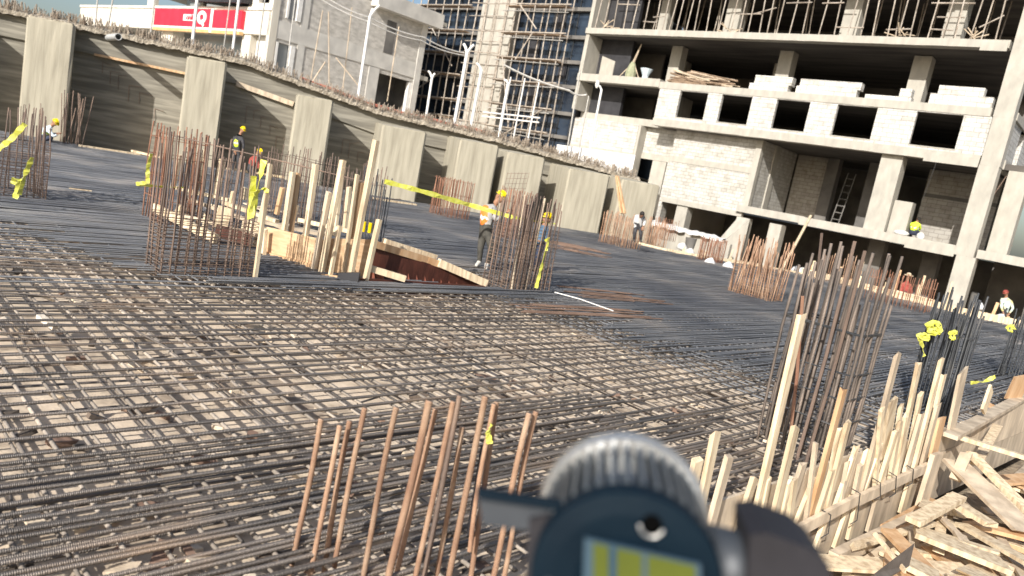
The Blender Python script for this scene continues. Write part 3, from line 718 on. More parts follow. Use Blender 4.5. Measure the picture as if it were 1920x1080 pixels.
# ------------------------------------------------------------------ glazed tower + scaffold
tw = thing('glazed_tower', 'dark glazed tower under construction with a concrete lift core', 'building', PT.O, PT.a)
lv = [2.5, 4.9, 6.5, 8.3, 9.95, 11.6, 13.45, 15.2, 17]
mb = MB(); mb.box((-7.4, 0.5, 2), (-0.5, 0.6, 17)); mb.build('glass', 'glass', tw); mb = MB(); mb.box((2.9, 0.48, 2), (9.5, 0.58, 17)); mb.build('glass', 'glass', tw)
mb = MB(); mb.box((-0.45, -0.15, 2), (2.85, 4, 17)); mb.build('lift_core', 'concrete', tw)
for z in lv:
    mb = MB(); mb.box((-7.4, 0.1, z - 0.12), (-0.47, 0.48, z + 0.12)); mb.build('slab_edge', 'concrete_dark', tw); mb = MB(); mb.box((2.87, 0.1, z - 0.12), (9.5, 0.46, z + 0.12)); mb.build('slab_edge', 'concrete_dark', tw)
for u in [-7.3 + 0.98 * i for i in range(8)] + [3.0 + 1.05 * i for i in range(7)]:
    mb = MB(); y = 0.44 if u < 0 else 0.42
    mb.box((u - 0.03, y, 2), (u + 0.03, y + 0.055, 17)); mb.build('mullion', 'mullion', tw)
for u, z, dx in [(-5.2, 9.0, .8), (-2.5, 7.2, .9), (4.4, 10.2, .9), (6.2, 12.2, 1.0), (5.0, 6.8, .8), (7.4, 8.9, .7)]:
    mb = MB(); y = 0.45 if u < 0 else 0.425
    mb.box((u, y - 0.02, z), (u + dx, y + 0.03, z + 1.4)); mb.build('open_panel', 'dark', tw)
mb = MB(); mb.box((9.502, 1.3, 0), (12.5, 1.6, 17)); mb.build('gap_shade_sheet', 'dark', tw); mb = MB(); mb.box((-7.4, 0.62, 0), (9.5, 12, 16.9)); mb.build('dark_interior', 'dark', tw)  # black sheet painted for the shaded gap, black block for the unlit inside
mb = MB(); mb.box((-7.5, -0.2, 2), (-0.48, 0.08, 4.9)); mb.build('base_wall', 'white_block', tw)
sc = thing('tower_scaffold', 'rusty tube scaffold with ledgers standing against the glazed tower', 'scaffold', PT.O, PT.a)
SP = [-7.0, -5.2, -3.4, -1.7, 0.2, 1.2, 2.3, 3.2, 4.5, 5.8, 7.1, 8.4]
for u in SP:
    for w in (-1.3, -0.45):
        q = MB(); pts = [(u + rnd(-.06, .06), w + rnd(-.04, .04), z) for z in (2, 5, 8, 11, 14, 17)]
        q.tube(pts, 0.045, 6); q.build('standard', 'scaff', sc)
for z in [5.0, 6.5, 8.3, 9.9, 11.6, 13.4, 15.1]:
    for a, b in ((-7.4, -0.3), (-0.3, 3.2), (2.7, 8.9)):
        q = MB(); zz = z + rnd(-.12, .12)
        q.tube([(a, -1.36, zz + rnd(-.06, .06)), ((a + b) / 2, -1.36, zz + rnd(-.07, .03)), (b, -1.36, zz + rnd(-.06, .06))], 0.045, 6); q.build('ledger', 'scaff', sc)
        if a != -0.3:
            q = MB(); q.box((a + .3, -1.3, zz - 0.11), (b - .4, -0.75, zz - 0.05)); q.build('deck_board', 'pole_brown', sc)
for z in (4.2, 5.7, 7.4, 9.1, 10.7, 12.5):
    q = MB(); q.tube([(-0.4, -1.38, z), (3.3, -1.38, z + rnd(-.1, .1))], 0.03, 5); q.build('ledger', 'scaff', sc)
    q = MB(); q.tube([(2.9, -1.42, z + .4), (8.8, -1.42, z + .4 + rnd(-.15, .15))], 0.03, 5); q.build('ledger', 'galv', sc)
for a, b in [((-6.0, -1.4, 13.2), (-1.3, -1.4, 8.8)), ((-5.5, -1.4, 6.4), (-2.5, -1.4, 8.2)), ((3.6, -1.4, 9.8), (5.4, -1.4, 5.0)), ((6.0, -1.4, 11.4), (4.9, -1.4, 9.6)), ((3.2, -1.5, 3.1), (8.2, -1.5, 6.4)), ((4.4, -1.4, 13.3), (6.3, -1.4, 11.7))]:
    q = MB(); q.tube([a, b], 0.045, 6); q.build('brace', 'scaff', sc)
for u in (5.2, 6.5, 7.8):
    q = MB(); q.tube([(u, -1.9, 2), (u + .05, -1.9, 8.3)], 0.05, 6); q.build('standard', 'white_paint', sc)
for z in (2.9, 5.4, 5.7):
    q = MB(); q.tube([(3.2, -1.9, z), (8.5, -1.9, z + .1)], 0.05, 6); q.build('ledger', 'white_paint', sc)

# ------------------------------------------------------------------ unfinished building on the right
ub = thing('unfinished_building', 'large unfinished concrete frame building with white block infill and open storeys', 'building', PB.O, PB.a)
def bbox(name, mt, a, b):
    q = MB(); q.box(a, b); return q.build(name, mt, ub)
def slab(z0, z1, u0, u1, w0=0.0, w1=16.0, name='slab', sof=True):
    q = MB()
    n = int((u1 - u0) / 0.5)
    # edge band with slightly wavy casting
    xs = [u0 + (u1 - u0) * i / n for i in range(n + 1)]
    vs = []
    for x in xs:
        j = noise.noise(Vector((x * 1.3, z0, 0))) * 0.025
        vs += [(x, w0 + j, z0 + noise.noise(Vector((x * 2.3, z0, 5))) * 0.02), (x, w0 + j, z1), (x, w0 + 0.6, z1), (x, w0 + 0.6, z0)]
    fs = []
    for i in range(n):
        a = i * 4; b = a + 4
        for k in range(4): fs.append((a + k, b + k, b + (k + 1) % 4, a + (k + 1) % 4))
    fs += [(0, 1, 2, 3), (4 * n + 3, 4 * n + 2, 4 * n + 1, 4 * n)]
    q.add(vs, fs); e = q.build(name + '_edge', 'concrete', ub)
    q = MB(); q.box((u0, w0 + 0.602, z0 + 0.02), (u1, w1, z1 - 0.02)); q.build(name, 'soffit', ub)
slab(11.78, 12.14, -24.6, -0.35)
slab(8.72, 9.2, -24.55, -18.2); slab(8.66, 9.05, -18.18, -0.32)
slab(6.42, 6.85, -18.1, -0.25)
slab(6.42, 6.85, -24.6, -18.12, 1.3)
slab(2.13, 2.56, -7.8, -0.2); slab(2.2, 2.6, -11.8, -7.82, 0.75)
slab(15.3, 15.7, -24.6, 0.6)
slab(2.15, 2.55, 0.7, 9, 0.05, 14, 'side_slab')
# drop panel on the slab edge near the corner
bbox('edge_step', 'concrete', (-2.4, -0.06, 2.0), (-0.2, 0.0, 2.5)); bbox('edge_step', 'concrete', (-2.6, -0.07, 6.28), (-0.25, -0.003, 6.7)); bbox('edge_step', 'concrete', (-1.5, -0.08, 11.62), (-0.4, -0.004, 12.0))
# corner column, storey by storey
for z0, z1, dx in ((-1.5, 2.13, .12), (2.13, 6.42, 0), (6.42, 8.66, .02), (8.66, 11.78, 0), (11.78, 16, 0)):
    q = MB(); q.prism([(-0.2 + dx, -0.1), (0.62 + dx, -0.1), (0.62 + dx, 0.7), (-0.2 + dx, 0.7)], z0 + 0.003, z1); q.build('column', 'concrete', ub)
# window wall
win = [(-16.65, -14.8, 7.05, 8.62), (-13.9, -12.05, 7.05, 8.62), (-10.6, -8.75, 7.02, 8.62), (-7.3, -5.3, 7.02, 8.62), (-3.45, -1.4, 7.0, 8.62)]
q = MB(); holes(q, -18.1, -0.22, 6.853, 8.655, 0.04, 0.26, win); q.build('window_wall', 'white_block', ub)
for u0, u1, z0, z1 in win:
    q = MB(); q.box((u0 - 0.03, 0.02, z0 - 0.06), (u1 + 0.03, 0.2, z0 - 0.002)); q.build('sill', 'concrete', ub)
# side walls at the left end, cross walls
for z0, z1 in ((12.14, 15.3), (9.2, 11.78), (6.85, 8.72)):
    bbox('end_wall', 'concrete', (-24.58, 0.12, z0 + .003), (-24.3, 5.2, z1 - .003))
    bbox('end_wall', 'concrete_dark', (-24.5, 5.3, z0 + .003), (-21.5, 5.5, z1 - .003))
q = MB(); q.prism([(-24.0, 1.6), (-22.9, 1.6), (-22.9, 2.2), (-24.0, 2.2)], 9.2, [10.7, 10.4, 10.4, 10.7]); q.build('low_wall', 'concrete', ub)
bbox('inner_wall', 'concrete', (-18.1, 0.28, 6.87), (-17.85, 4, 8.64))
# back walls keep the storeys dark
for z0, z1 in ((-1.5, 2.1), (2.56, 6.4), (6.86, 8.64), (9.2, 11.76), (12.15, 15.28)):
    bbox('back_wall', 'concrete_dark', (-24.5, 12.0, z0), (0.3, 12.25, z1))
# columns inside the open storeys
for u, w, z0, z1, s in [(-18.9, 2.4, 9.2, 11.78, .75), (-11.7, 2.4, 9.05, 11.78, .8), (-4.4, 2.2, 9.05, 11.78, .85), (-13.5, 6, 9.05, 11.78, .7), (-21, 7, 9.2, 11.78, .7),
                        (-15.5, 2.2, 12.14, 15.3, .9), (-8.5, 2.2, 12.14, 15.3, .9), (-3.4, 2.2, 12.14, 15.3, .9), (-20.5, 2.6, 12.14, 15.3, .7)]:
    bbox('column', 'concrete', (u - s / 2, w, z0 + .002), (u + s / 2, w + s, z1 - .022 if w > .6 else z1))
q = MB(); q.prism([(-4.62, 0.35), (-3.6, 0.35), (-3.6, 1.25), (-4.62, 1.25)], 2.563, 6.418); q.build('column', 'concrete', ub)
bbox('pier_stub', 'concrete', (-3.55, 0.7, 2.563), (-2.7, 1.4, 4.25))
# lower storey left: white infill walls with concrete bands
q = MB(); q.box((-16.9, 1.0, 2.22), (-11.55, 1.25, 4.45)); q.box((-16.9, 1.0, 4.8), (-11.55, 1.25, 6.415)); q.build('infill_wall', 'white_rows', ub)
bbox('tie_beam', 'concrete', (-16.95, 0.96, 4.452), (-11.5, 1.27, 4.798))
bbox('bottom_beam', 'concrete', (-16.9, 0.97, 1.92), (-11.5, 1.28, 2.218))
q = MB(); q.box((-19.6, 1.8, 4.75), (-16.92, 2.0, 6.415)); q.build('infill_wall', 'white_rows', ub)
bbox('tie_beam', 'concrete', (-19.7, 1.75, 4.4), (-16.96, 2.03, 4.748))
bbox('door_pier', 'concrete', (-18.55, 1.78, 2.0), (-17.55, 2.0, 4.398)); bbox('door_pier', 'white_rows', (-17.2, 1.3, 0), (-16.92, 2.0, 4.398))
q = MB(); q.box((-25.6, 1.0, 2.2), (-19.65, 1.25, 4.3)); q.box((-25.6, 1.0, 4.6), (-19.65, 1.25, 6.415)); q.build('infill_wall', 'white_block', ub)
bbox('tie_beam', 'concrete', (-25.6, 0.96, 4.302), (-19.62, 1.27, 4.598)); bbox('return', 'concrete', (-19.63, 1.0, 2.2), (-19.45, 1.75, 6.41))
# cross wall beside the big bay
q = MB(); q.box((-11.53, 1.28, 2.6), (-11.28, 6.6, 6.415)); q.build('cross_wall', 'white_rows', ub)
bbox('cross_column', 'concrete', (-11.545, 0.9, 2.603), (-11.2, 1.275, 6.416)); bbox('cross_column', 'concrete', (-11.275, 3.0, 2.603), (-11.2, 3.7, 6.416))
bbox('inner_wall', 'block_shaded', (-11.2, 6.7, 2.58), (-9.2, 6.95, 6.4)); bbox('inner_column', 'concrete_dark', (-9.18, 6.2, 2.58), (-8.5, 6.9, 6.4))
bbox('inner_wall', 'concrete_dark', (-6.6, 5.6, 2.58), (-4.7, 5.8, 6.4)); bbox('inner_wall', 'block_shaded', (-3.3, 5.0, 2.58), (0.2, 5.25, 4.9)); bbox('inner_wall', 'block_shaded', (-3.3, 5.02, 5.1), (0.2, 5.25, 6.4)); bbox('inner_beam', 'concrete_dark', (-3.3, 4.95, 4.902), (0.2, 5.27, 5.098))
# ground storey columns
for u, w, s, mtl in [(-15.4, 1.1, .75, 'concrete'), (-11.4, 1.0, .7, 'concrete'), (-9.3, .8, .7, 'concrete'), (-4.3, 2.5, .8, 'concrete_dark'), (-20, 2, .7, 'concrete_dark'), (-1.9, 4, .8, 'concrete_dark'), (3.2, 3.2, .8, 'concrete_dark'), (6.5, 4, .6, 'concrete_dark')]:
    bbox('column', mtl, (u - s / 2, w, -1.5), (u + s / 2, w + s, 2.12 if u > -8 else 1.91))
q = MB(); q.prism([(-12.9, .1), (-12.3, .1), (-10.9, .9), (-11.6, .9)], [-1.5] * 4, [-1.0, -.4, 1.9, 1.9]); q.build('stair_flight', 'concrete', ub)
q = MB(); q.prism([(-16.5, -0.6), (-11.8, -0.6), (-11.8, -0.2), (-16.5, -0.2)], -1.5, [0.5, 0.38, 0.42, 0.55]); q.build('low_parapet', 'concrete', ub)
bbox('parapet_block', 'concrete', (-12.2, -0.9, -0.7), (-10.9, -0.62, 0.3))
# right hand side beyond the corner
q = MB(); tmp = MB(); holes(tmp, 0.72, 14, 6.853, 9.0, 0.1, 0.3, [(3.6, 5.0, 6.95, 8.7)]); q.v = [Vector((0.55 - v.y + 0.1, v.x, v.z)) for v in tmp.v]; q.f = tmp.f; q.build('side_infill', 'white_block', ub)
bbox('side_beam', 'concrete', (0.3, 0.72, 6.42), (0.7, 14, 6.85)); bbox('side_beam', 'concrete', (0.3, 0.72, 8.7), (0.66, 14, 9.05)); bbox('side_beam', 'concrete', (0.3, 0.72, 11.7), (0.66, 14, 12.14))
q = MB(); q.prism([(0.9, 0.9), (1.75, 0.9), (1.75, 1.8), (0.9, 1.8)], 2.553, 6.415); q.build('column', 'concrete', ub)
bbox('side_wall', 'white_block', (2.4, 3.5, 2.553), (9, 3.75, 6.2)); bbox('side_roof', 'soffit', (0.72, 0.9, 6.42), (9, 14, 6.7))
bbox('side_back_wall', 'concrete_dark', (0.3, 9, -1.5), (12, 9.2, 2.14))

# things on the storeys
def bstack(rows, lab, w0=0.12, d=0.5):
    u0 = min(r[0] for r in rows); z0 = 9.055
    root = PB.W(u0, w0, z0); q = MB(); 
    for a, b, h0, h1 in rows: q.box((a - u0, 0, h0), (b - u0, d, h1 - .003))
    o = q.build('block_stack', 'aac_block'); o.location = root; o.rotation_euler = (0, 0, PB.a)
    tag(o, lab, 'block stack', 'white blocks stacked on the slab edge')
bstack([(-12.45, -10.2, 0, .35), (-12.2, -10.05, .35, .8)], 'leftmost stack of white blocks on the slab edge, two courses high')
bstack([(-9.75, -6.55, 0, .38), (-9.6, -6.4, .38, .76)], 'long neat stack of white blocks, second from the left on the slab edge')
bstack([(-6.1, -3.9, 0, .22), (-4.5, -3.95, .22, .62)], 'lowest stack of white blocks with one block standing upright on its end')
bstack([(-3.1, 2.5 - 2.9, 0, .5), (-2.8, -0.85, .5, .9)], 'rightmost stack of white blocks beside the corner column')
bd = thing('pole_pile', 'untidy pile of timber poles and planks on the slab edge', 'timber pile', PB.W(-16, 0.5, 9.06), PB.a)
for i in range(70):
    q = MB(); a = Vector((rnd(-1.9, -0.3), rnd(-.3, .6), rnd(.03, .85))); b = a + Vector((rnd(1.6, 3.4), rnd(-.3, .3), -a.z * rnd(.3, .95) + rnd(-.02, .1)))
    b.z = max(b.z, 0.03)
    q.tube([a, b], rnd(.03, .06), 6); q.build('timber_pole', 'wood_grey' if i % 4 == 0 else 'pole_brown', bd)
tr = thing('tripod_stand', 'tripod of sticks with a green bundle in the upper open storey', 'tripod', PB.W(-21.2, 1.2, 9.2), PB.a)
for dx, dy in ((-1.0, 0), (.7, .1), (.1, .7)):
    q = MB(); q.tube([(dx, dy, 0), (0.05, 0, 1.15)], .035, 5); q.build('leg', 'wood_grey', tr)
q = MB(); q.lathe([(.34, 0), (.36, .5), (.2, 1.0), (.1, 1.15)], (0, 0, 0), (0, 0, 1), 10); q.build('bundle', mat('sage', (0.25, 0.27, 0.17), (0.36, 0.37, 0.25), .9, scale=6), tr)
q = MB(); q.tube([(0, 0, 1.0), (.35, 0, 2.3)], .09, 6, radii=[.1, .03]); q.build('mast', 'wood_grey', tr)
q = MB(); q.lathe([(.2, 0), (.2, .3), (.42, .75)], (0, 0, 0), (0, 0, 1), 12); solo(q, 'bucket', 'shirt_pale', 'pale blue plastic funnel bucket beside the tripod of sticks', 'bucket', (0, 0, 0)).location = PB.W(-20.0, 1.1, 9.2)
# steel props along the top storey
pr0 = None; u = -24.0; k = 0
PLAB = 'slim steel prop among many along the top open storey of the unfinished building'
while u < -0.7:
    w = rnd(0.15, 0.5); b = PB.W(u, w, 12.14)
    if pr0 is None:
        pr0 = thing('steel_prop', PLAB, 'prop', b, PB.a, 'steel props along the top storey')
        q = MB(); q.tube([(0, 0, 0), (.0, 0, 3.14)], .034, 6); q.build('tube', 'scaff', pr0)
        q = MB(); q.box((-.1, -.1, 0), (.1, .1, .02)); q.build('base_plate', 'scaff', pr0)
        o = pr0
    else:
        o = instance(pr0, None, b)
        for ch in pr0.children: instance(ch, o)
    o.rotation_euler = (rnd(-.03, .03), rnd(-.06, .06), PB.a)
    u += rnd(0.45, 0.85)
for i in range(26):
    u = rnd(-24, -1.5); z = rnd(12.5, 15); b = PB.W(u, .32, z); q = MB()
    e = PB.W(u + rnd(.8, 2.0), .32 + rnd(-.1, .1), z + (rnd(-.05, .05) if i % 3 else rnd(-1, 1)))
    q.tube([b, e], .035, 5)
    solo(q, 'scaffold_tube', 'scaff', 'short scaffold tube tied between the props of the top open storey', 'scaffold tube', b, 'scaffold tubes tied between the props')
for i in range(26):
    u = rnd(-23, -1.5); b = PB.W(u, rnd(2.5, 6), 12.15); 
    o = instance(pr0, None, b); o.rotation_euler = (rnd(-.05, .05), rnd(-.1, .1), PB.a)
    for ch in pr0.children: instance(ch, o)
for i, u in enumerate((-23.2, -14.6, -5.2, -1.9)):
    q = MB(); base = PB.W(u, .3, 12.15)
    for j in range(7):
        a = base + Vector((rnd(-.3, .3), rnd(-.2, .2), rnd(0.02, .25))); q.tube([a, a + Vector((rnd(-.8, .8), rnd(-.3, .3), rnd(0, .5)))], .03, 5)
    solo(q, 'debris_heap', 'wood_grey', ['tangle of sticks at the left end of the top storey', 'twisted sticks beside the third column of the top storey', 'small heap of bent sticks on the top slab edge right of centre', 'pale branches hanging over the top slab edge near the corner column'][i], 'debris', base)
# ladder in the big bay
ld = thing('ladder', 'wooden ladder leaning in the dark opening of the big bay', 'ladder', PB.W(-7.4, 4.6, 2.57), PB.a)
for s in (-.22, .22):
    q = MB(); q.tube([(s, 0, 0), (s + .12, 0.5, 3.0)], .035, 6); q.build('rail', 'concrete_dark', ld)
for i in range(7):
    t = (i + .6) / 7.4; q = MB(); q.tube([(-.22 + .12 * t, .5 * t, 3.0 * t), (.22 + .12 * t, .5 * t, 3.0 * t)], .028, 6); q.build('rung', 'concrete_dark', ld)
q = MB(); b = PB.W(-2.0, -.02, 6.4); q.tube([b, PB.W(-2.15, -.03, 4.4)], .012, 4); solo(q, 'hanging_wire', 'cable', 'thin wire hanging from the slab edge beside the stub column', 'wire', b)
for p, q_, lab in [((1887, 330), (1830, 420), 'curved bar hanging under the corner slab at the right edge'), ((1918, 345), (1897, 462), 'long bent bar hanging at the right edge of the building')]:
    a, b = at(*p, 36.5), at(*q_, 37); mb = MB(); mb.tube([a, a.lerp(b, .3) + Vector((-.1, 0, -.2)), a.lerp(b, .6) + Vector((-.15, 0, -.1)), b], .025, 5); solo(mb, 'hanging_bar', 'bar_brown', lab, 'bar', a)
for x, y, lab in [(1690, 437, 'white sack lying on the slab edge left of the lime vest'), (1726, 442, 'small white tub on the slab edge right of the lime vest')]:
    u, z = PB.P(x, y, .4); q = MB(); q.ball((0, 0, .1), .4 if x < 1700 else .17, .25, .14 if x < 1700 else .2, 10); o = solo(q, 'sack' if x < 1700 else 'tub', 'sheet_white', lab, 'sack' if x < 1700 else 'tub', (0, 0, 0), smooth=True); o.location = PB.W(u, .4, 2.57)
a, b = at(1453, 530, 30), at(1520, 405, 34); q = MB(); q.tube([a, b], .06, 6); solo(q, 'leaning_pole', 'wood', 'long pale pole leaning from the rusty cage up to the first slab', 'pole', a)

# ------------------------------------------------------------------ column starter cages
UNIT = {}
def unit(mt, r, k):
    key = (mt, r, k)
    if key not in UNIT:
        q = MB(); a, b = random.Random(k * 7 + 1).uniform(-.02, .02), random.Random(k * 5 + 2).uniform(-.025, .025)
        q.tube([(0, 0, 0), (a, b * .3, .33), (a * .6, b, .66), (a * 1.4, -b * .4, 1)], r, 6)
        me = q.mesh('bar'); me.materials.append(M[mt]); me.polygons.foreach_set('use_smooth', [True] * len(me.polygons))
        UNIT[key] = me
    return UNIT[key]
def stirrup_mesh(w, d, r, mt):
    key = ('s', w, d, r, mt)
    if key not in UNIT:
        q = MB(); q.tube([(-w / 2, -d / 2, 0), (w / 2, -d / 2, 0), (w / 2, d / 2, 0), (-w / 2, d / 2, 0)], r, 5, closed=True)
        me = q.mesh('stirrup'); me.materials.append(M[mt]); UNIT[key] = me
    return UNIT[key]
CG = 'column starter cages standing on the mat'
def cage(label, px, w, d, top, nx, ny, r, mt, stir=(), fan=0.0, hvar=0.12, lean=(0, 0), rz=None, z0=-0.05, group=CG, sr_=0.006, smt=None, inner=0, jit=0.02):
    b = gnd(*px) if len(px) == 2 else at(*px)
    if len(px) == 2: b.z = z0
    h = at(top[0], top[1], b.y).z - b.z
    root = thing('rebar_cage', label, 'rebar cage', b, PB.a + R(-3) if rz is None else rz, group)
    pos = []
    for i in range(nx):
        x = -w / 2 + w * i / max(nx - 1, 1); pos += [(x, -d / 2), (x, d / 2)]
    for j in range(1, ny - 1):
        y = -d / 2 + d * j / (ny - 1); pos += [(-w / 2, y), (w / 2, y)]
    for i in range(inner): pos.append((rnd(-w / 2, w / 2), rnd(-d / 2, d / 2)))
    for i, (x, y) in enumerate(pos[:100]):
        o = bpy.data.objects.new('bar', unit(mt, r, i % 5)); C.objects.link(o); o.parent = root
        o.location = (x + rnd(-jit, jit), y + rnd(-jit, jit), 0)
        o.scale = (1, 1, h * (1 + rnd(-hvar, hvar * 0.4)))
        o.rotation_euler = (-(lean[1] + fan * (y / max(d, .1)) * rnd(.4, 1.4) + rnd(-.012, .012)), lean[0] + fan * (x / max(w, .1)) * rnd(.4, 1.4) + rnd(-.012, .012), rnd(0, 6))
    for z in stir:
        o = bpy.data.objects.new('stirrup', stirrup_mesh(w + .03, d + .03, sr_, smt or mt)); C.objects.link(o); o.parent = root
        o.location = (lean[0] * z, lean[1] * z, z + rnd(-.01, .01)); o.rotation_euler = (rnd(-.01, .01), rnd(-.015, .015), rnd(-.01, .01))
    return root
fr = lambda a, b, n: [a + (b - a) * i / (n - 1) for i in range(n)]
cage('brown rebar cage with close stirrups and yellow tape at the left edge of the picture', (22, 366), 1.05, .75, (20, 205), 10, 6, .011, 'bar_brown', fr(.1, 1.05, 24), hvar=.2, lean=(.03, 0))
cage('short brown bar stubs just left of the crouching worker', (58, 268), .7, .5, (60, 195), 7, 4, .012, 'bar_brown', hvar=.25)
cage('splayed brown bars right of the crouching worker, before the first pier', (133, 272), .75, .5, (150, 180), 6, 4, .016, 'bar_brown', fan=.12, hvar=.25, lean=(.05, 0))
cage('wide open cage of brown bars at the left front of the timber box', (376, 512), 1.22, .5, (395, 262), 13, 4, .0115, 'bar_brown', fr(.06, .8, 18), hvar=.12, sr_=.005, rz=GA)
cage('dense rusty cage with a tie bar, left behind the wide open cage', (318, 420), .9, .6, (328, 240), 11, 5, .012, 'bar_red', (.5, .9, 1.25, 1.55), hvar=.1)
cage('dense brown cage in the middle behind the timber box, right of the wide open cage', (380, 416), 1.0, .6, (400, 262), 9, 5, .011, 'bar_brown', (.9, 1.3), hvar=.2)
cage('long low row of brown bars behind the timber box, below the third pier', (560, 420), 2.2, .7, (560, 283), 20, 4, .010, 'bar_brown', (.5, 1.1, 1.5), hvar=.16)
cage('brown cage behind the right end of the timber box stakes', (668, 430), 1.0, .6, (675, 305), 9, 4, .011, 'bar_brown', (.6, 1.2), hvar=.16)
cage('dark blue grey bars between the tall stake and the yellow tape', (690, 456), .5, .4, (712, 330), 5, 3, .013, 'bar_blue', (.5,), hvar=.3)
cage('tall dense cage of pale brown bars in the centre, before the stooping worker', (966, 541), 1.08, .62, (985, 368), 12, 6, .0115, 'bar_brown', fr(.1, 1.2, 18), hvar=.12, sr_=.004, lean=(.02, 0), inner=10, rz=GA)
for i, (x, t) in enumerate([(975, (1008, 362)), (985, (1022, 372)), (968, (1000, 378)), (958, (985, 365))]):
    b = gnd(x, 548); e = at(*t, b.y); q = MB(); q.tube([b, b.lerp(e, .5) + Vector((rnd(-.02, .02), 0, 0)), e], .02, 6)
    solo(q, 'lapped_bar', 'wood_grey' if i % 2 else 'bar_brown', 'thick lapped bar tied to the front face of the tall central cage', 'bar', b, 'thick bars tied to the central cage')
cage('red brown cage under the small mesh panel, behind the head of the stooping worker', (955, 448), .9, .6, (962, 352), 12, 4, .012, 'bar_red', (.4, .8, 1.2), hvar=.05)
q = MB(); a = at(945, 355, 22); b = at(985, 355, 22)
for i in range(7): e = a.lerp(b, i / 6); q.tube([e, e + Vector((.02, 0, .5))], .008, 4)
for i in range(4): q.tube([a + Vector((0, 0, .02 + .15 * i)), b + Vector((0, 0, .02 + .15 * i))], .008, 4)
solo(q, 'mesh_panel', 'bar_brown', 'small square wire mesh panel above the red brown cage', 'mesh panel', a)
cage('rusty cage before the fifth pier, under the yellow barrier tape', (840, 408), 1.25, .8, (850, 335), 17, 6, .013, 'bar_red', (.4, .9, 1.4), hvar=.06, fan=.03)
cage('rusty round topped cage beside the white shirted worker', (1160, 463), 1.3, .8, (1170, 400), 18, 6, .014, 'bar_rust', (.5, 1.0), hvar=.1)
cage('small rusty cage just right of the white shirted worker', (1225, 464), .75, .6, (1236, 412), 12, 5, .014, 'bar_rust', (.5, ), hvar=.2)
cage('low rusty stubs behind the small cage, before the end pier', (1245, 448), 1.0, .6, (1256, 412), 10, 4, .013, 'bar_red', (), hvar=.25)
cage('small red cage before the low rubble parapet', (1330, 492), .8, .6, (1338, 446), 14, 5, .014, 'bar_red', (.4,), hvar=.1)
cage('big fan topped rusty cage right of centre, before the ground storey openings', (1413, 557), 1.15, .8, (1436, 452), 17, 8, .013, 'bar_rust', fr(.1, .9, 12), fan=.16, hvar=.22, inner=14, sr_=.005)
cage('dark red cage at the far edge formwork, behind the tall near cage', (1680, 575), 1.9, .8, (1698, 514), 17, 4, .013, 'bar_red', (.5, .9), hvar=.1)
cage('short rusty stubs at the far edge, left of the tall near cage tops', (1560, 532), 1.3, .6, (1572, 478), 9, 4, .013, 'bar_rust', (), hvar=.3)
cage('tallest near cage of dark brown bars, rising before the far edge formwork', (1506, 832), .7, .55, (1590, 488), 9, 7, .0145, 'bar_grey', [.15, .4, .65, .9, 1.27, 1.29], hvar=.22, sr_=.008, inner=16, smt='bar_blue')
for i, (bx, by, tx, ty, mt_) in enumerate([(1500, 770, 1541, 437, 'bar_brown'), (1478, 850, 1505, 555, 'bar_red'), (1492, 868, 1603, 452, 'bar_brown'), (1510, 872, 1622, 470, 'bar_brown')]):
    b = gnd(bx, by); e = at(tx, ty, b.y + .05); q = MB(); q.tube([b, b.lerp(e, .5) + Vector((.015, 0, 0)), e], .016, 7)
    solo(q, 'lapped_bar', mt_, ['single longest bar rising above the tall near cage', 'rusty bar at the left corner of the tall near cage', 'second tallest bar of the tall near cage', 'tall bar right of the second tallest in the near cage'][i], 'bar', b, 'thick bars tied to the tall near cage')
cage('blue grey cage wrapped with knotted yellow tape near the right edge', (1740, 772), .5, .42, (1800, 560), 9, 6, .0125, 'bar_blue', (.3, .6, 1.15), hvar=.2, inner=10)
cage('dark cage at the right edge of the picture with a yellow tape bow', (1902, 712), .5, .45, (1925, 590), 7, 5, .0125, 'bar_blue', (.3, .6, .9), hvar=.2, inner=6)
# long tie bar across the left cages
q = MB(); P = [at(298, 247, 13.2), at(420, 277, 12.4), at(560, 310, 12.2), at(700, 345, 12.2)]; q.tube(P, .011, 5); solo(q, 'tie_bar', 'bar_brown', 'long thin tie bar running across the tops of the left cages', 'bar', P[0])

# foreground starter bars
sb = thing('starter_bars', 'row of thick rusty ribbed starter bars in the foreground at the bottom edge', 'starter bars', gnd(740, 1075))
def rbar(mb, a, b, r, pitch=.012):
    L_ = (b - a).length; d = (b - a) / L_; x = d.orthogonal().normalized(); y = d.cross(x); n = 10; o = len(mb.v); k = int(L_ / .003)
    bx, by = rnd(-.008, .008), rnd(-.008, .008)
    for i in range(k + 1):
        t = L_ * i / k; c = a + d * t + (x * bx + y * by) * math.sin(t * 5)
        for q in range(n):
            an = 2 * math.pi * q / n; rr = r * (1 + .10 * max(0, math.sin(2 * math.pi * t / pitch + math.sin(an) * 2.0)) + .03 * noise.noise(Vector((t * 30, an, r * 999))))
            mb.v.append(c + (x * math.cos(an) + y * math.sin(an)) * rr)
    for i in range(k):
        for q in range(n): mb.f.append((o + i * n + q, o + i * n + (q + 1) % n, o + (i + 1) * n + (q + 1) % n, o + (i + 1) * n + q))
    mb.f.append(tuple(o + k * n + q for q in range(n)))
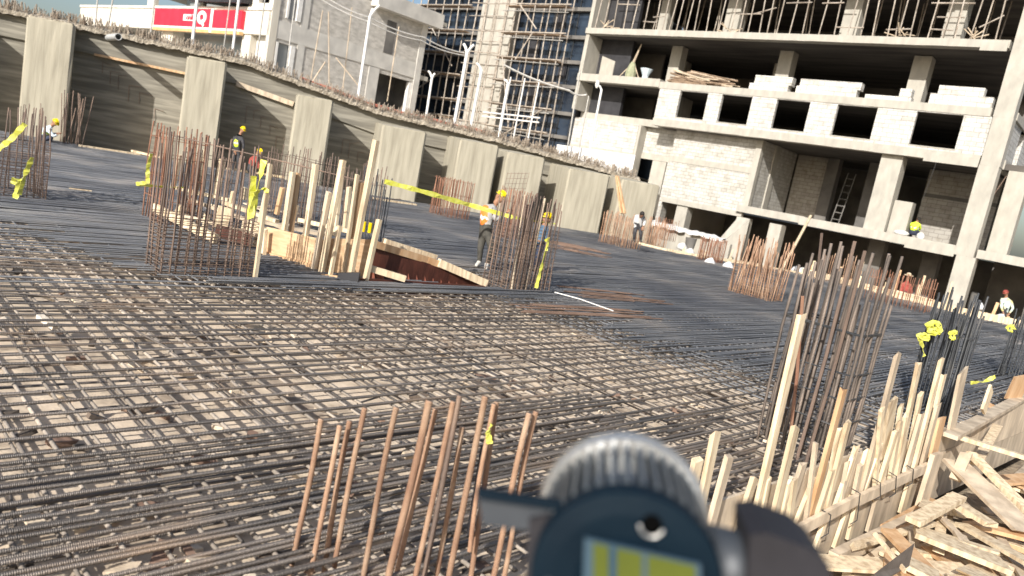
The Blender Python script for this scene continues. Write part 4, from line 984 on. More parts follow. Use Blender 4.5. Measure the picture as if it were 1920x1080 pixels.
for (bx, by, tx, ty, r, mt_) in [(543, 1085, 602, 786, .0115, 'bar_rust'), (581, 1085, 637, 798, .011, 'bar_rust'), (603, 1085, 656, 790, .0115, 'bar_rust'), (622, 1080, 684, 765, .0115, 'bar_rust'),
                        (679, 1082, 743, 764, .0115, 'bar_rust'), (729, 1085, 805, 752, .015, 'bar_rust'), (757, 1020, 816, 768, .011, 'bar_rust'), (779, 1085, 850, 753, .0115, 'bar_rust'), (796, 1078, 862, 742, .0115, 'bar_brown'),
                        (822, 1070, 866, 800, .011, 'bar_rust'), (841, 1085, 910, 743, .013, 'bar_rust'), (884, 1075, 931, 754, .0115, 'bar_rust'), (900, 910, 924, 757, .010, 'bar_rust'), (926, 1070, 993, 775, .0125, 'bar_rust'), (946, 1062, 1006, 772, .0115, 'bar_rust')]:
    b = gnd(bx, by, -.1) if False else at(bx, by, gnd(740, 1075).y + rnd(-.1, .12)); e = at(tx, ty, b.y + rnd(-.02, .02))
    b = b - (e - b).normalized() * .35
    q = MB(); rbar(q, b, e, r * 1.18); q.build('bar', mt_, sb, sb.location, smooth=True)
b = at(880, 1000, 3.55); e = at(907, 836, 3.55); q = MB(); q.tube([b, e], .015, 8); q.build('bar', 'black_rubber', sb, sb.location)

# ------------------------------------------------------------------ yellow tapes
def tape(pts, wid, label, group=None, name='barrier_tape', sag=0.0, twist=0.0, edge=(0, 0, 1)):
    P = [at(*p) for p in pts]; out = []; sd = []
    segs = 6
    for i, (a, b) in enumerate(zip(P, P[1:])):
        for k in range(segs if i < len(P) - 2 else segs + 1):
            t = k / segs; out.append(a.lerp(b, t) - Vector((0, 0, sag * 4 * t * (1 - t))))
    for i, p in enumerate(out):
        t = i / (len(out) - 1); d = (out[min(i + 1, len(out) - 1)] - out[max(i - 1, 0)]).normalized()
        w = Vector(edge); w = (w - d * w.dot(d)); w = w.normalized() if w.length > .05 else Vector((1, 0, 0))
        w = Matrix.Rotation(twist * t * 6.28 + .25 * math.sin(i * 1.7), 3, d) @ w
        sd.append(w * wid / 2 * (1 + .2 * math.sin(i * 2.1)))
    q = MB(); q.ribbon(out, sd, .002); return solo(q, name, 'tape', label, 'tape', out[0], group)
YT = 'strips of yellow barrier tape tied on the cages'
tape([(721, 340, 13.2), (800, 361, 13.6), (880, 384, 14.2), (960, 407, 14.2)], .085, 'taut yellow barrier tape stretched from the tall stake to the central cage', twist=.06)
tape([(960, 407, 14.0), (1010, 416, 14.2), (1042, 420, 14.5)], .05, 'yellow tape running on behind the central cage to the half hidden helper', twist=.3)
tape([(-8, 282, 11.9), (20, 262, 11.9), (47, 232, 11.9)], .085, 'wide yellow tape slanting across the top of the left edge cage', YT, twist=.08)
tape([(28, 372, 11.6), (38, 338, 11.6), (28, 335, 11.6), (24, 345, 11.6)], .08, 'yellow tape loop low on the left edge cage', YT, twist=.5)
tape([(36, 365, 11.55), (48, 325, 11.6), (61, 295, 11.6)], .07, 'narrow yellow tape strip on the right corner of the left edge cage', YT, twist=.2)
tape([(255, 345, 12), (277, 342, 12), (277, 315, 12), (284, 288, 12)], .06, 'yellow tape hanging at the left side of the dense rusty cage', YT, twist=.2)
tape([(258, 346, 12), (300, 350, 12.5), (345, 352, 13)], .05, 'low yellow tape lying behind the wide open cage', YT, twist=.3)
tape([(495, 300, 9.6), (484, 350, 9.6), (470, 410, 9.6), (476, 330, 9.6)], .09, 'yellow tape knotted on the stake right of the wide open cage', YT, twist=.7, edge=(1, 0, 0))
tape([(475, 365, 9.55), (495, 352, 9.6), (503, 362, 9.6)], .06, 'short yellow tape bow around the taped stake', YT, twist=.6)
tape([(1005, 540, 13.0), (1014, 505, 13.0), (1026, 460, 13.0)], .06, 'yellow tape strip down the right side of the central cage', YT, twist=.25, edge=(1, 0, 0))
tape([(1022, 452, 13.0), (1030, 445, 13.0), (1024, 470, 13.0)], .05, 'small pale yellow bow right of the central cage', YT, twist=.5)
def knot(px, py, Y, sc_, label):
    q = MB(); c = at(px, py, Y)
    for i in range(7):
        a = rnd(0, 6.28); p = [Vector((0, 0, 0))]
        for k in range(5): p.append(Vector((math.cos(a + k * .9) * rnd(.5, 1.1), rnd(-.25, .05), math.sin(a + k * .9) * rnd(.4, .9))) * sc_)
        P = [c + v for v in p]; q.ribbon(P, [Vector((rnd(-.3, .3), .6, rnd(.2, .6))).normalized() * sc_ * .26 for _ in P], .003)
    return solo(q, 'tape_knot', 'tape', label, 'tape', c, YT)
knot(1750, 615, 9.55, .11, 'biggest yellow tape knot in the middle of the blue grey cage')
knot(1788, 628, 9.55, .075, 'yellow tape knot at the right side of the blue grey cage')
knot(1733, 632, 9.5, .07, 'yellow tape knot at the left corner of the blue grey cage')
tape([(1722, 625, 9.5), (1728, 645, 9.5), (1733, 668, 9.5)], .06, 'yellow tape tail hanging at the left corner of the blue grey cage', YT, twist=.4, edge=(1, 0, 0))
knot(1895, 615, 13.4, .08, 'yellow tape knot on the right edge cage')
tape([(1820, 718, 11.2), (1845, 716, 11.2), (1866, 706, 11.2)], .06, 'yellow green tape scrap between the blue grey cage and the right edge cage', YT, twist=.5)
tape([(918, 832, 3.45), (915, 812, 3.45), (921, 795, 3.45)], .03, 'yellow tape scrap wrapped round a foreground starter bar', YT, twist=.3, edge=(1, 0, 0))
# white hose
P = [gnd(1040, 548, .08), gnd(1085, 560, .09), gnd(1150, 583, .08)]; q = MB(); q.tube(P, .010, 6); solo(q, 'hose', 'white_paint', 'thin white hose lying on the mat right of the central cage', 'hose', P[0])
for x0, y0, x1, y1, lab in [(130, 353, 172, 358, 'white lath lying on the mat right of the left edge cage'), (148, 273, 262, 290, 'long pale plank at the foot of the wall, left'), (250, 283, 306, 297, 'short thick plank at the foot of the wall'),
                            (425, 316, 565, 337, 'long white edged plank at the foot of the third pier'), (700, 372, 780, 384, 'pale plank at the foot of the fourth pier')]:
    a, b = gnd(x0, y0, .07), gnd(x1, y1, .07); q = MB(); q.beam(a, b, .2 if x0 != 130 else .04, .07 if x0 != 130 else .02); solo(q, 'plank', 'wood', lab, 'plank', a, 'planks lying at the foot of the wall')

# ------------------------------------------------------------------ timber box around the pit
tb = thing('timber_formwork', 'timber formwork box round a pit with upright stakes and a dark red panel', 'formwork', gnd(660, 520))
TB = tb.location.copy()
def board(p, q_, h, t, mt, name='board', sink=.0):
    a, b = at(*p), at(*q_); d = (b - a); s = Vector((-d.y, d.x, 0)).normalized() * t / 2
    h0, h1 = h if isinstance(h, tuple) else (h, h); k = 8; mb = MB(); vs = []; fs = []
    for i in range(k + 1):
        c = a.lerp(b, i / k); hh = h0 + (h1 - h0) * i / k
        vs += [c - s - Vector((0, 0, sink)), c + s - Vector((0, 0, sink)), c + s + Vector((0, 0, hh)), c - s + Vector((0, 0, hh))]
    for i in range(k):
        x = i * 4; y = x + 4
        for r_ in range(4): fs.append((x + r_, x + (r_ + 1) % 4, y + (r_ + 1) % 4, y + r_))
    fs += [(0, 3, 2, 1), (4 * k, 4 * k + 1, 4 * k + 2, 4 * k + 3)]
    mb.add(vs, fs); return mb.build(name, mt, tb, TB)
board((494, 482, 12.0), (600, 512, 11.35), (.5, .52), .03, 'wood_tan'); board((600.5, 512, 11.34), (690, 520, 11.5), (.55, .6), .03, 'wood_tan')
board((494, 483, 11.95), (612, 516, 11.28), .11, .05, 'wood_orange'); board((590, 528, 11.1), (632, 533, 10.95), .13, .05, 'wood_orange')
board((632, 532, 10.95), (672, 532, 10.95), .17, .1, 'dark', 'black_plate')
board((660, 527, 11.05), (906, 541, 12.75), .05, .07, 'film_ply', 'pit_edge')
board((692, 520, 11.5), (905, 536, 12.95), (.5, .09), .03, 'film_ply', 'red_panel', .35)
for x, y, Y, x2, y2, Y2, w, h in [(697, 456, 11.42, 800, 487, 12.2, .1, .11), (801, 487, 12.2, 858, 508, 12.55, .1, .11), (822, 492, 12.3, 911, 531, 12.85, .1, .13), (694, 503, 11.3, 760, 523, 11.5, .06, .1), (720, 452, 11.7, 816, 482, 12.5, .1, .09)]:
    mb = MB(); mb.beam(at(x, y, Y), at(x2, y2, Y2), w, h); mb.build('rail', 'wood_orange' if w == .1 and h == .11 else 'wood', tb, TB)
mb = MB()
for i in range(13):   # rib battens of the red panel
    t = (i + .7) / 13.8; a = at(692, 520, 11.5).lerp(at(905, 536, 12.95), t); h = .5 + (.09 - .5) * t
    mb.beam(a + Vector((.0, -.03, -.1)), a + Vector((-.16, -.045, h - .03)), .06, .05, (1, 0, 0))
mb.build('panel_battens', 'ply_rib', tb, TB)
for (bx, by, tx, ty, Y, w, mt) in [(478, 522, 507, 308, 9.9, .05, 'wood'), (527, 473, 549, 322, 11.9, .1, 'wood'), (541, 478, 559, 325, 12.0, .06, 'wood_orange'), (567, 487, 592, 308, 11.6, .09, 'wood'), (588, 506, 617, 360, 11.3, .08, 'wood_grey'), (604, 500, 643, 301, 11.25, .1, 'wood'),
                                   (645, 506, 670, 327, 11.4, .05, 'wood'), (651, 508, 678, 342, 11.5, .07, 'wood_orange'), (658, 508, 705, 264, 11.2, .095, 'wood'), (686, 520, 711, 412, 11.2, .08, 'wood'), (618, 522, 637, 424, 11.05, .05, 'wood'),
                                   (494, 480, 497, 430, 11.8, .07, 'wood'), (477, 470, 500, 364, 12.3, .1, 'wood'), (405, 364, 417, 299, 14.6, .13, 'wood'), (367, 356, 386, 283, 14.4, .12, 'wood'), (324, 352, 338, 290, 14.2, .1, 'wood_grey'), (646, 434, 655, 350, 13.4, .08, 'wood'),
                                   (427, 410, 438, 360, 13.6, .08, 'wood'), (519, 400, 530, 352, 14.2, .1, 'wood_orange'), (546, 425, 556, 385, 14.0, .08, 'wood'), (573, 430, 588, 360, 13.8, .06, 'wood'), (456, 372, 458, 352, 14.6, .2, 'wood'), (628, 440, 640, 330, 13.6, .07, 'wood'), (330, 412, 338, 385, 12.6, .14, 'wood'), (384, 428, 388, 402, 12.4, .1, 'wood')]:
    a, b = at(bx, by, Y), at(tx, ty, Y); a.z = min(a.z, 0.05) if Y < 12.5 else a.z
    mb = MB(); mb.beam(a - Vector((0, 0, .02)), b, w, min(w, .06), (math.cos(-.7), math.sin(-.7), 0), jag=.015); mb.build('stake', mt, tb, TB)
for (x, y, Y, x2, y2, Y2, w, h, mt) in [(288, 388, 12.9, 350, 420, 12.2, .08, .14, 'wood'), (345, 418, 12.2, 405, 448, 11.8, .08, .14, 'wood'), (330, 352, 14.4, 430, 375, 14.0, .1, .06, 'wood'), (350, 372, 13.8, 480, 418, 12.8, .06, .06, 'wood_grey'), (420, 380, 13.6, 520, 415, 13.0, .1, .06, 'wood'),
                                        (345, 404, 12.6, 480, 440, 12.0, .05, .05, 'wood_grey'), (560, 412, 13.6, 665, 436, 13.0, .05, .07, 'wood'), (480, 412, 13.0, 610, 440, 13.0, .3, .05, 'wood_grey'), (404, 432, 11.9, 470, 450, 12.0, .06, .2, 'film_ply'), (405, 405, 12.0, 430, 412, 12.1, .05, .36, 'wood'), (455, 425, 12.2, 486, 432, 12.2, .1, .25, 'wood')]:
    mb = MB(); mb.beam(at(x, y, Y), at(x2, y2, Y2), w, h); mb.build('rail', mt, tb, TB)
for i in range(22):
    mb = MB(); x, y = rnd(340, 650), 0; y = 350 + (x - 340) * .27 + rnd(0, 55); a = gnd(x, y, .1); a2 = a + Vector((rnd(-.8, .8), rnd(-.6, .6), rnd(0, .1)))
    mb.beam(a, a2, rnd(.05, .12), .03); o = solo(mb, 'timber_offcut', random.choice(['wood', 'wood_grey', 'wood']), 'short timber offcut lying inside the timber box', 'offcut', a, 'offcuts lying inside the timber box')
mb = MB(); c = at(688, 426, 11.6)
for dx in (-.05, .05): mb.tube([c + Vector((dx, 0, -.08)), c + Vector((dx, 0, .08))], .03, 8)
solo(mb, 'glove', 'helmet', 'pair of yellow work gloves hung on the stake beside the red panel', 'gloves', c)

# ------------------------------------------------------------------ far edge formwork
ff = thing('edge_formwork', 'low pale timber edge formwork with stakes along the far right side of the mat', 'formwork', gnd(1500, 512)); FFL = ff.location.copy()
ln = [(1190, 457), (1250, 472), (1330, 487), (1420, 500), (1500, 514), (1580, 533), (1670, 555), (1750, 576), (1830, 596), (1910, 614)]
for (x, y), (x2, y2) in zip(ln, ln[1:]):
    a, b = gnd(x, y, .02), gnd(x2, y2, .02); d = (b - a).normalized(); hh = rnd(.12, .2) if x < 1480 else rnd(.26, .36)
    mb = MB(); mb.beam(a + Vector((0, 0, hh / 2 - .05)) + d * .02, b + Vector((0, 0, hh / 2 - .05)) - d * .02, .05, hh, jag=.03); mb.build('board', 'wood', ff, FFL)
for i in range(34):
    x = rnd(1260, 1900); k = max(j for j in range(len(ln)) if ln[j][0] <= x); k = min(k, len(ln) - 2); t = (x - ln[k][0]) / (ln[k + 1][0] - ln[k][0]); y = ln[k][1] + t * (ln[k + 1][1] - ln[k][1])
    a = gnd(x, y, 0) + Vector((0, .3, -.2)); h = random.choice([.5, .7, .9, 1.3]) * (1.0 if x > 1480 else .6)
    mb = MB(); mb.beam(a, a + Vector((rnd(-.08, .14), rnd(-.1, .1), h)), rnd(.06, .12), .05, (1, -.4, 0)); mb.build('stake', random.choice(['wood', 'wood', 'wood_grey', 'wood_orange']), ff, FFL)
for px, py, sx, lab in [(1285, 460, .5, 'white sack by the far edge left of the small red cage'), (1300, 472, .4, 'small white sack beside the grey bucket'), (1505, 505, .6, 'white sacks at the dark ground opening left of the near cage tops'), (1515, 508, .5, 'second white sack at the dark ground opening'), (1340, 492, .4, 'pale bags behind the small red cage'), (1375, 500, .4, 'bluish white bags left of the fan topped cage'), (1855, 575, .6, 'white sheet heap at the feet of the far right worker'), (1900, 600, .5, 'white bag by the far edge at the right border')]:
    a = gnd(px, py + 8, 0) + Vector((0, .8, .05)); mb = MB(); mb.ball((0, 0, 0), sx * .5, sx * .36, .17, 10)
    for v in mb.v: v += Vector((noise.noise(v * 4) * .09, noise.noise(v * 4 + Vector((9, 0, 0))) * .09, noise.noise(v * 5 + Vector((0, 7, 0))) * .1))
    o = solo(mb, 'sack', 'sheet_white', lab, 'sack', (0, 0, 0), 'white sacks along the far edge', smooth=True); o.location = a
mb = MB(); mb.lathe([(.22, 0), (.28, .5), (.25, .5), (.2, .05)], (0, 0, 0), (0, 0, 1), 16); solo(mb, 'bucket', 'concrete_dark', 'grey bucket by the far edge before the rubble parapet', 'bucket', (0, 0, 0)).location = gnd(1298, 468, 0) + Vector((0, .7, 0))
pil = thing('rubble_ledge', 'rough plaster ledge capped with white rubble before the dark ground opening', 'ledge', PB.W(-14, -.7, 0), PB.a)
mb = MB(); N = 60
for i in range(N + 1):
    x = -2.6 + 5.2 * i / N
    for dy, z in ((-.25, .0), (-.25, .22), (.25, .25), (.25, 0)): mb.v.append(Vector((x, dy, .4 - x * .02 + z + noise.noise(Vector((x * 3, dy, z * 3))) * .1)))
for i in range(N):
    for k in range(4): mb.f.append((i * 4 + k, i * 4 + (k + 1) % 4, i * 4 + 4 + (k + 1) % 4, i * 4 + 4 + k))
mb.build('rubble_cap', 'sheet_white', pil)
for x in (-2.4, .2, 2.3):
    mb = MB(); mb.box((x, -.2, -1.5), (x + .35, .2, .45)); mb.build('ledge_post', 'concrete', pil)
mb = MB(); a, b = at(1157, 330, 29), at(1166, 400, 28.5); mb.beam(a, b, .16, .06); c = at(1172, 400, 28.4); mb.beam(at(1159, 332, 28.9), c, .1, .05)
solo(mb, 'leaning_plank', 'wood_orange', 'pair of orange planks leaning on the last but one pier', 'plank', a)

# ------------------------------------------------------------------ near edge formwork
ef = thing('board_formwork', 'near timber board formwork with many upright stakes at the lower right', 'formwork', PE.O, PE.a)
for u0, u1, z0, z1 in [(-6, -.3, -.62, -.03), (-.298, 1.55, -.30, .03), (1.552, 3.3, -.28, .06), (-.298, 1.2, -.62, -.302), (1.202, 4.4, -.6, -.285), (3.302, 6.0, -.28, .03), (6.002, 11.5, -.5, .03), (4.402, 6, -.6, -.285), (-6, -.9, -.95, -.624), (-.898, 2.2, -.97, -.626), (2.202, 6.0, -.96, -.605), (6.002, 11.5, -.96, -.505)]:
    mb = MB(); k = 14
    for i in range(k + 1):
        u = u0 + (u1 - u0) * i / k; w = noise.noise(Vector((u, z0 * 5, 2))) * .02
        for dw, z in ((-.03, z0), (-.03, z1), (0, z1), (0, z0)): mb.v.append(Vector((u, dw, z + w)))
    for i in range(k):
        for r_ in range(4): mb.f.append((i * 4 + r_, i * 4 + 4 + r_, i * 4 + 4 + (r_ + 1) % 4, i * 4 + (r_ + 1) % 4))
    mb.f += [(0, 1, 2, 3), (4 * k + 3, 4 * k + 2, 4 * k + 1, 4 * k)]
    mb.build('board', 'wood_grey', ef)
STK = [(1295, 925, 1308, 862, 30), (1313, 953, 1343, 812, 24), (1327, 1003, 1372, 855, 24), (1377, 1015, 1410, 893, 20), (1407, 1008, 1497, 590, 22), (1443, 1003, 1493, 800, 24), (1467, 990, 1500, 867, 20), (1518, 970, 1577, 727, 18), (1550, 953, 1585, 788, 16), (1573, 940, 1606, 838, 15),
       (1617, 920, 1683, 663, 18), (1650, 905, 1675, 806, 18), (1657, 855, 1671, 748, 32), (1680, 895, 1725, 682, 16), (1697, 885, 1727, 776, 18), (1713, 880, 1768, 673, 15), (1728, 872, 1773, 702, 14), (1743, 878, 1767, 782, 34), (1783, 806, 1806, 695, 34), (1843, 772, 1862, 728, 26), (1668, 900, 1690, 790, 14), (1640, 925, 1660, 860, 12), (1600, 935, 1618, 870, 14),
       (1527, 1030, 1556, 960, 16), (1562, 1035, 1598, 930, 16), (1590, 1010, 1612, 925, 14), (1627, 995, 1645, 928, 14), (1500, 1040, 1520, 985, 14), (1690, 960, 1712, 890, 26)] + [(int(1420 + 300 * k / 17 + rnd(-8, 8)), int(1012 - 120 * k / 17 + rnd(-6, 14)), int(1440 + 300 * k / 17 + rnd(-4, 22)), int(900 - 110 * k / 17 + rnd(-60, 40)), rnd(9, 17)) for k in range(18)]
for i, (bx, by, tx, ty, wpx) in enumerate(STK):
    off = -.055 - .02 * (i % 3)
    u0, z0 = PE.P(bx, by, off); u1, z1 = PE.P(tx, ty, off)
    dist = PE.W(u0, off, z0).length; w = wpx * dist / F_ * .9
    mb = MB(); z0 = max(z0, -.9); mb.beam((u0, off, z0), (u1, off + rnd(-.03, .03), z1), w, .035, (1, 0, 0), jag=.03)
    mb.build('stake', 'wood_orange' if i in (7, 17) else ('wood_grey' if i % 4 == 2 else 'wood'), ef)
def eb_(name, pts, w, h, off, mt):
    u0, z0 = PE.P(*pts[0], off); u1, z1 = PE.P(*pts[1], off); mb = MB(); n = 8; r0 = Vector((u0, off, z0)); r1 = Vector((u1, off, z1))
    mb.beam(r0, r1, w, h, (0, 1, 0)); return mb.build(name, mt, ef)
eb_('waler', [(1478, 1005), (1612, 933)], .045, .11, -.13, 'wood_grey'); eb_('waler', [(1608, 938), (1738, 876)], .045, .11, -.132, 'wood_grey'); eb_('waler', [(1300, 1085), (1482, 1000)], .045, .11, -.134, 'wood_grey')
eb_('sole_plank', [(1560, 1050), (1745, 958)], .09, .14, -.28, 'wood_grey'); eb_('sole_plank', [(1600, 1085), (1722, 1000)], .2, .06, -.45, 'wood_grey')
eb_('corner_post', [(1722, 965), (1757, 850)], .05, .32, -.17, 'wood_grey')
for p in [(1500, 990, 1498, 1030), (1557, 965, 1552, 1000), (1612, 925, 1606, 975), (1650, 905, 1650, 930), (1680, 893, 1678, 925), (1712, 880, 1710, 905)]:
    u0, z0 = PE.P(p[0], p[1], -.16); u1, z1 = PE.P(p[2], p[3], -.16); mb = MB(); mb.tube([(u0 - .12, -.12, z0 + .05), (u0, -.165, z0), (u1, -.165, z1), (u1 - .05, -.13, z1 - .05)], .005, 5); mb.build('tie_wire', 'cable', ef)

# ------------------------------------------------------------------ loose timber at the lower right
Z0 = -0.84
def plank(x, y, x2, y2, w, h, z1, z2, mt, label, group=None, name='plank'):
    a, b = gnd(x, y, z1), gnd(x2, y2, z2); mb = MB(); mb.beam(a, b, w, h, jag=.04); return solo(mb, name, mt, label, 'plank', a, group)
g2 = MB()   # trampled ground outside the formwork
N = 60
for i in range(N + 1):
    for j in range(N + 1):
        p = PE.W(-9 + 26 * i / N, -.14 - 9 * (j / N) ** 1.5, 0); zz = Z0 - .13 + noise.noise(p * 1.3) * .1 + noise.noise(p * 4) * .05
        g2.v.append(Vector((p.x, p.y, zz)))
for i in range(N):
    for j in range(N): a = i * (N + 1) + j; g2.f.append((a, a + 1, a + N + 2, a + N + 1))
struct(g2.build('trampled_ground', 'soil', smooth=True))
LB = 'large boards lying on the offcut heap'
plank(1775, 812, 1935, 862, .1, .05, -.02, -.12, 'wood', 'long yellow batten sloping right from the formwork corner', LB)
plank(1782, 818, 1935, 735, .16, .05, .0, .12, 'wood_grey', 'long grey plank running up to the right border', LB)
plank(1790, 865, 1930, 1000, .32, .04, -.3, -.55, 'wood_grey', 'widest grey board lying down to the right over the heap', LB)
plank(1820, 850, 1930, 960, .13, .05, -.2, -.45, 'wood', 'pale board with a dark knot beside the widest grey board', LB)
plank(1715, 995, 1885, 1062, .26, .05, -.5, -.55, 'wood', 'broad tan board near the bottom edge, pointing to the lower right', LB)
plank(1780, 935, 1860, 985, .16, .05, -.45, -.5, 'wood', 'bright yellow board half under the widest grey board', LB)
plank(1712, 978, 1800, 930, .14, .05, -.4, -.3, 'wood', 'tan plank leaning on the foot of the corner post', LB)
plank(1690, 1050, 1760, 1085, .24, .05, -.55, -.6, 'wood', 'yellow board cut off by the bottom edge', LB)
plank(1830, 870, 1870, 800, .12, .05, -.3, -.1, 'wood', 'upright yellow batten under the long batten', LB)
plank(1790, 900, 1812, 850, .12, .05, -.45, -.15, 'wood_grey', 'grey batten standing beside the formwork corner', LB)
plank(1850, 800, 1860, 760, .1, .05, -.2, .0, 'wood_orange', 'orange batten under the grey plank at the right', LB)
plank(1640, 1000, 1700, 1075, .03, .03, -.35, -.5, 'wood', 'thin pale stick lying across the sole plank', LB)
a = gnd(1885, 748, .1); mb = MB(); mb.add([a, a + Vector((.45, .3, 0)), a + Vector((.5, .3, .42)), a + Vector((.05, 0, .36)), a + Vector((0, .04, 0)), a + Vector((.45, .34, 0)), a + Vector((.5, .34, .42)), a + Vector((.05, .04, .36))], [(0, 1, 2, 3), (7, 6, 5, 4), (0, 4, 5, 1), (1, 5, 6, 2), (2, 6, 7, 3), (3, 7, 4, 0)])
solo(mb, 'plywood_sheet', 'wood_orange', 'upright orange plywood sheet at the right border beside the dark cage', 'sheet', a)
for i in range(140):
    x = rnd(1660, 1960); lo = 1000 - (x - 1640) * .9 if x < 1780 else 800 - (x - 1780) * .25
    y = rnd(max(lo, 742) + 30, 1090); z = Z0 + rnd(-.03, .25)
    a = gnd(x, y, z); an = rnd(0, 6.28); L_ = rnd(.4, 1.9); e = a + Vector((math.cos(an) * L_, math.sin(an) * L_, rnd(-.12, .12))); 
    d_ = (e - PE.O).dot(PE.n)
    if d_ > -.22 or (a - PE.O).dot(PE.n) > -.22: continue
    mb = MB(); mb.beam(a, e, random.choice([.05, .08, .1, .16, .24]), rnd(.02, .045), jag=.08)
    solo(mb, 'timber_offcut', random.choice(['wood', 'wood', 'wood_grey', 'wood_orange', 'wood_grey']), 'timber offcut lying loose in the heap beside the near board formwork', 'offcut', a, 'loose offcuts heaped outside the near formwork')
a = gnd(1705, 1060, -.5); mb = MB(); b, c = gnd(1715, 1018, -.3), gnd(1660, 1085, -.5)
mb.add([a, b, c, gnd(1640, 1075, -.45), a - Vector((0, 0, .01)), b - Vector((0, 0, .01)), c - Vector((0, 0, .01)), gnd(1640, 1075, -.45) - Vector((0, 0, .01))], [(0, 1, 3), (0, 3, 2), (4, 7, 5), (4, 6, 7), (0, 4, 5, 1), (1, 5, 7, 3), (3, 7, 6, 2), (2, 6, 4, 0)])
solo(mb, 'felt_scrap', mat('felt', (.09, .075, .065), (.14, .12, .105), .95, scale=8), 'dark brown felt scrap draped at the bottom edge', 'scrap', a)

# ------------------------------------------------------------------ people
def skin_mesh(verts, edges, rad, sub=2):
    me = bpy.data.meshes.new('t'); me.from_pydata([tuple(v) for v in verts], edges, [])
    o = bpy.data.objects.new('t', me); C.objects.link(o)
    md = o.modifiers.new('s', 'SKIN'); md.use_smooth_shade = True
    for i, sv in enumerate(me.skin_vertices[0].data):
        r = rad[i]; sv.radius = r if isinstance(r, tuple) else (r, r); sv.use_root = (i == 0)
    sb_ = o.modifiers.new('b', 'SUBSURF'); sb_.levels = sub; sb_.render_levels = sub
    bpy.context.view_layer.update()
    m2 = bpy.data.meshes.new_from_object(o.evaluated_get(bpy.context.evaluated_depsgraph_get()))
    bpy.data.objects.remove(o); bpy.data.meshes.remove(me)
    return m2
def segd(p, a, b):
    ab = b - a; t = max(0, min(1, (p - a).dot(ab) / max(ab.length_squared, 1e-9))); return (p - a - ab * t).length
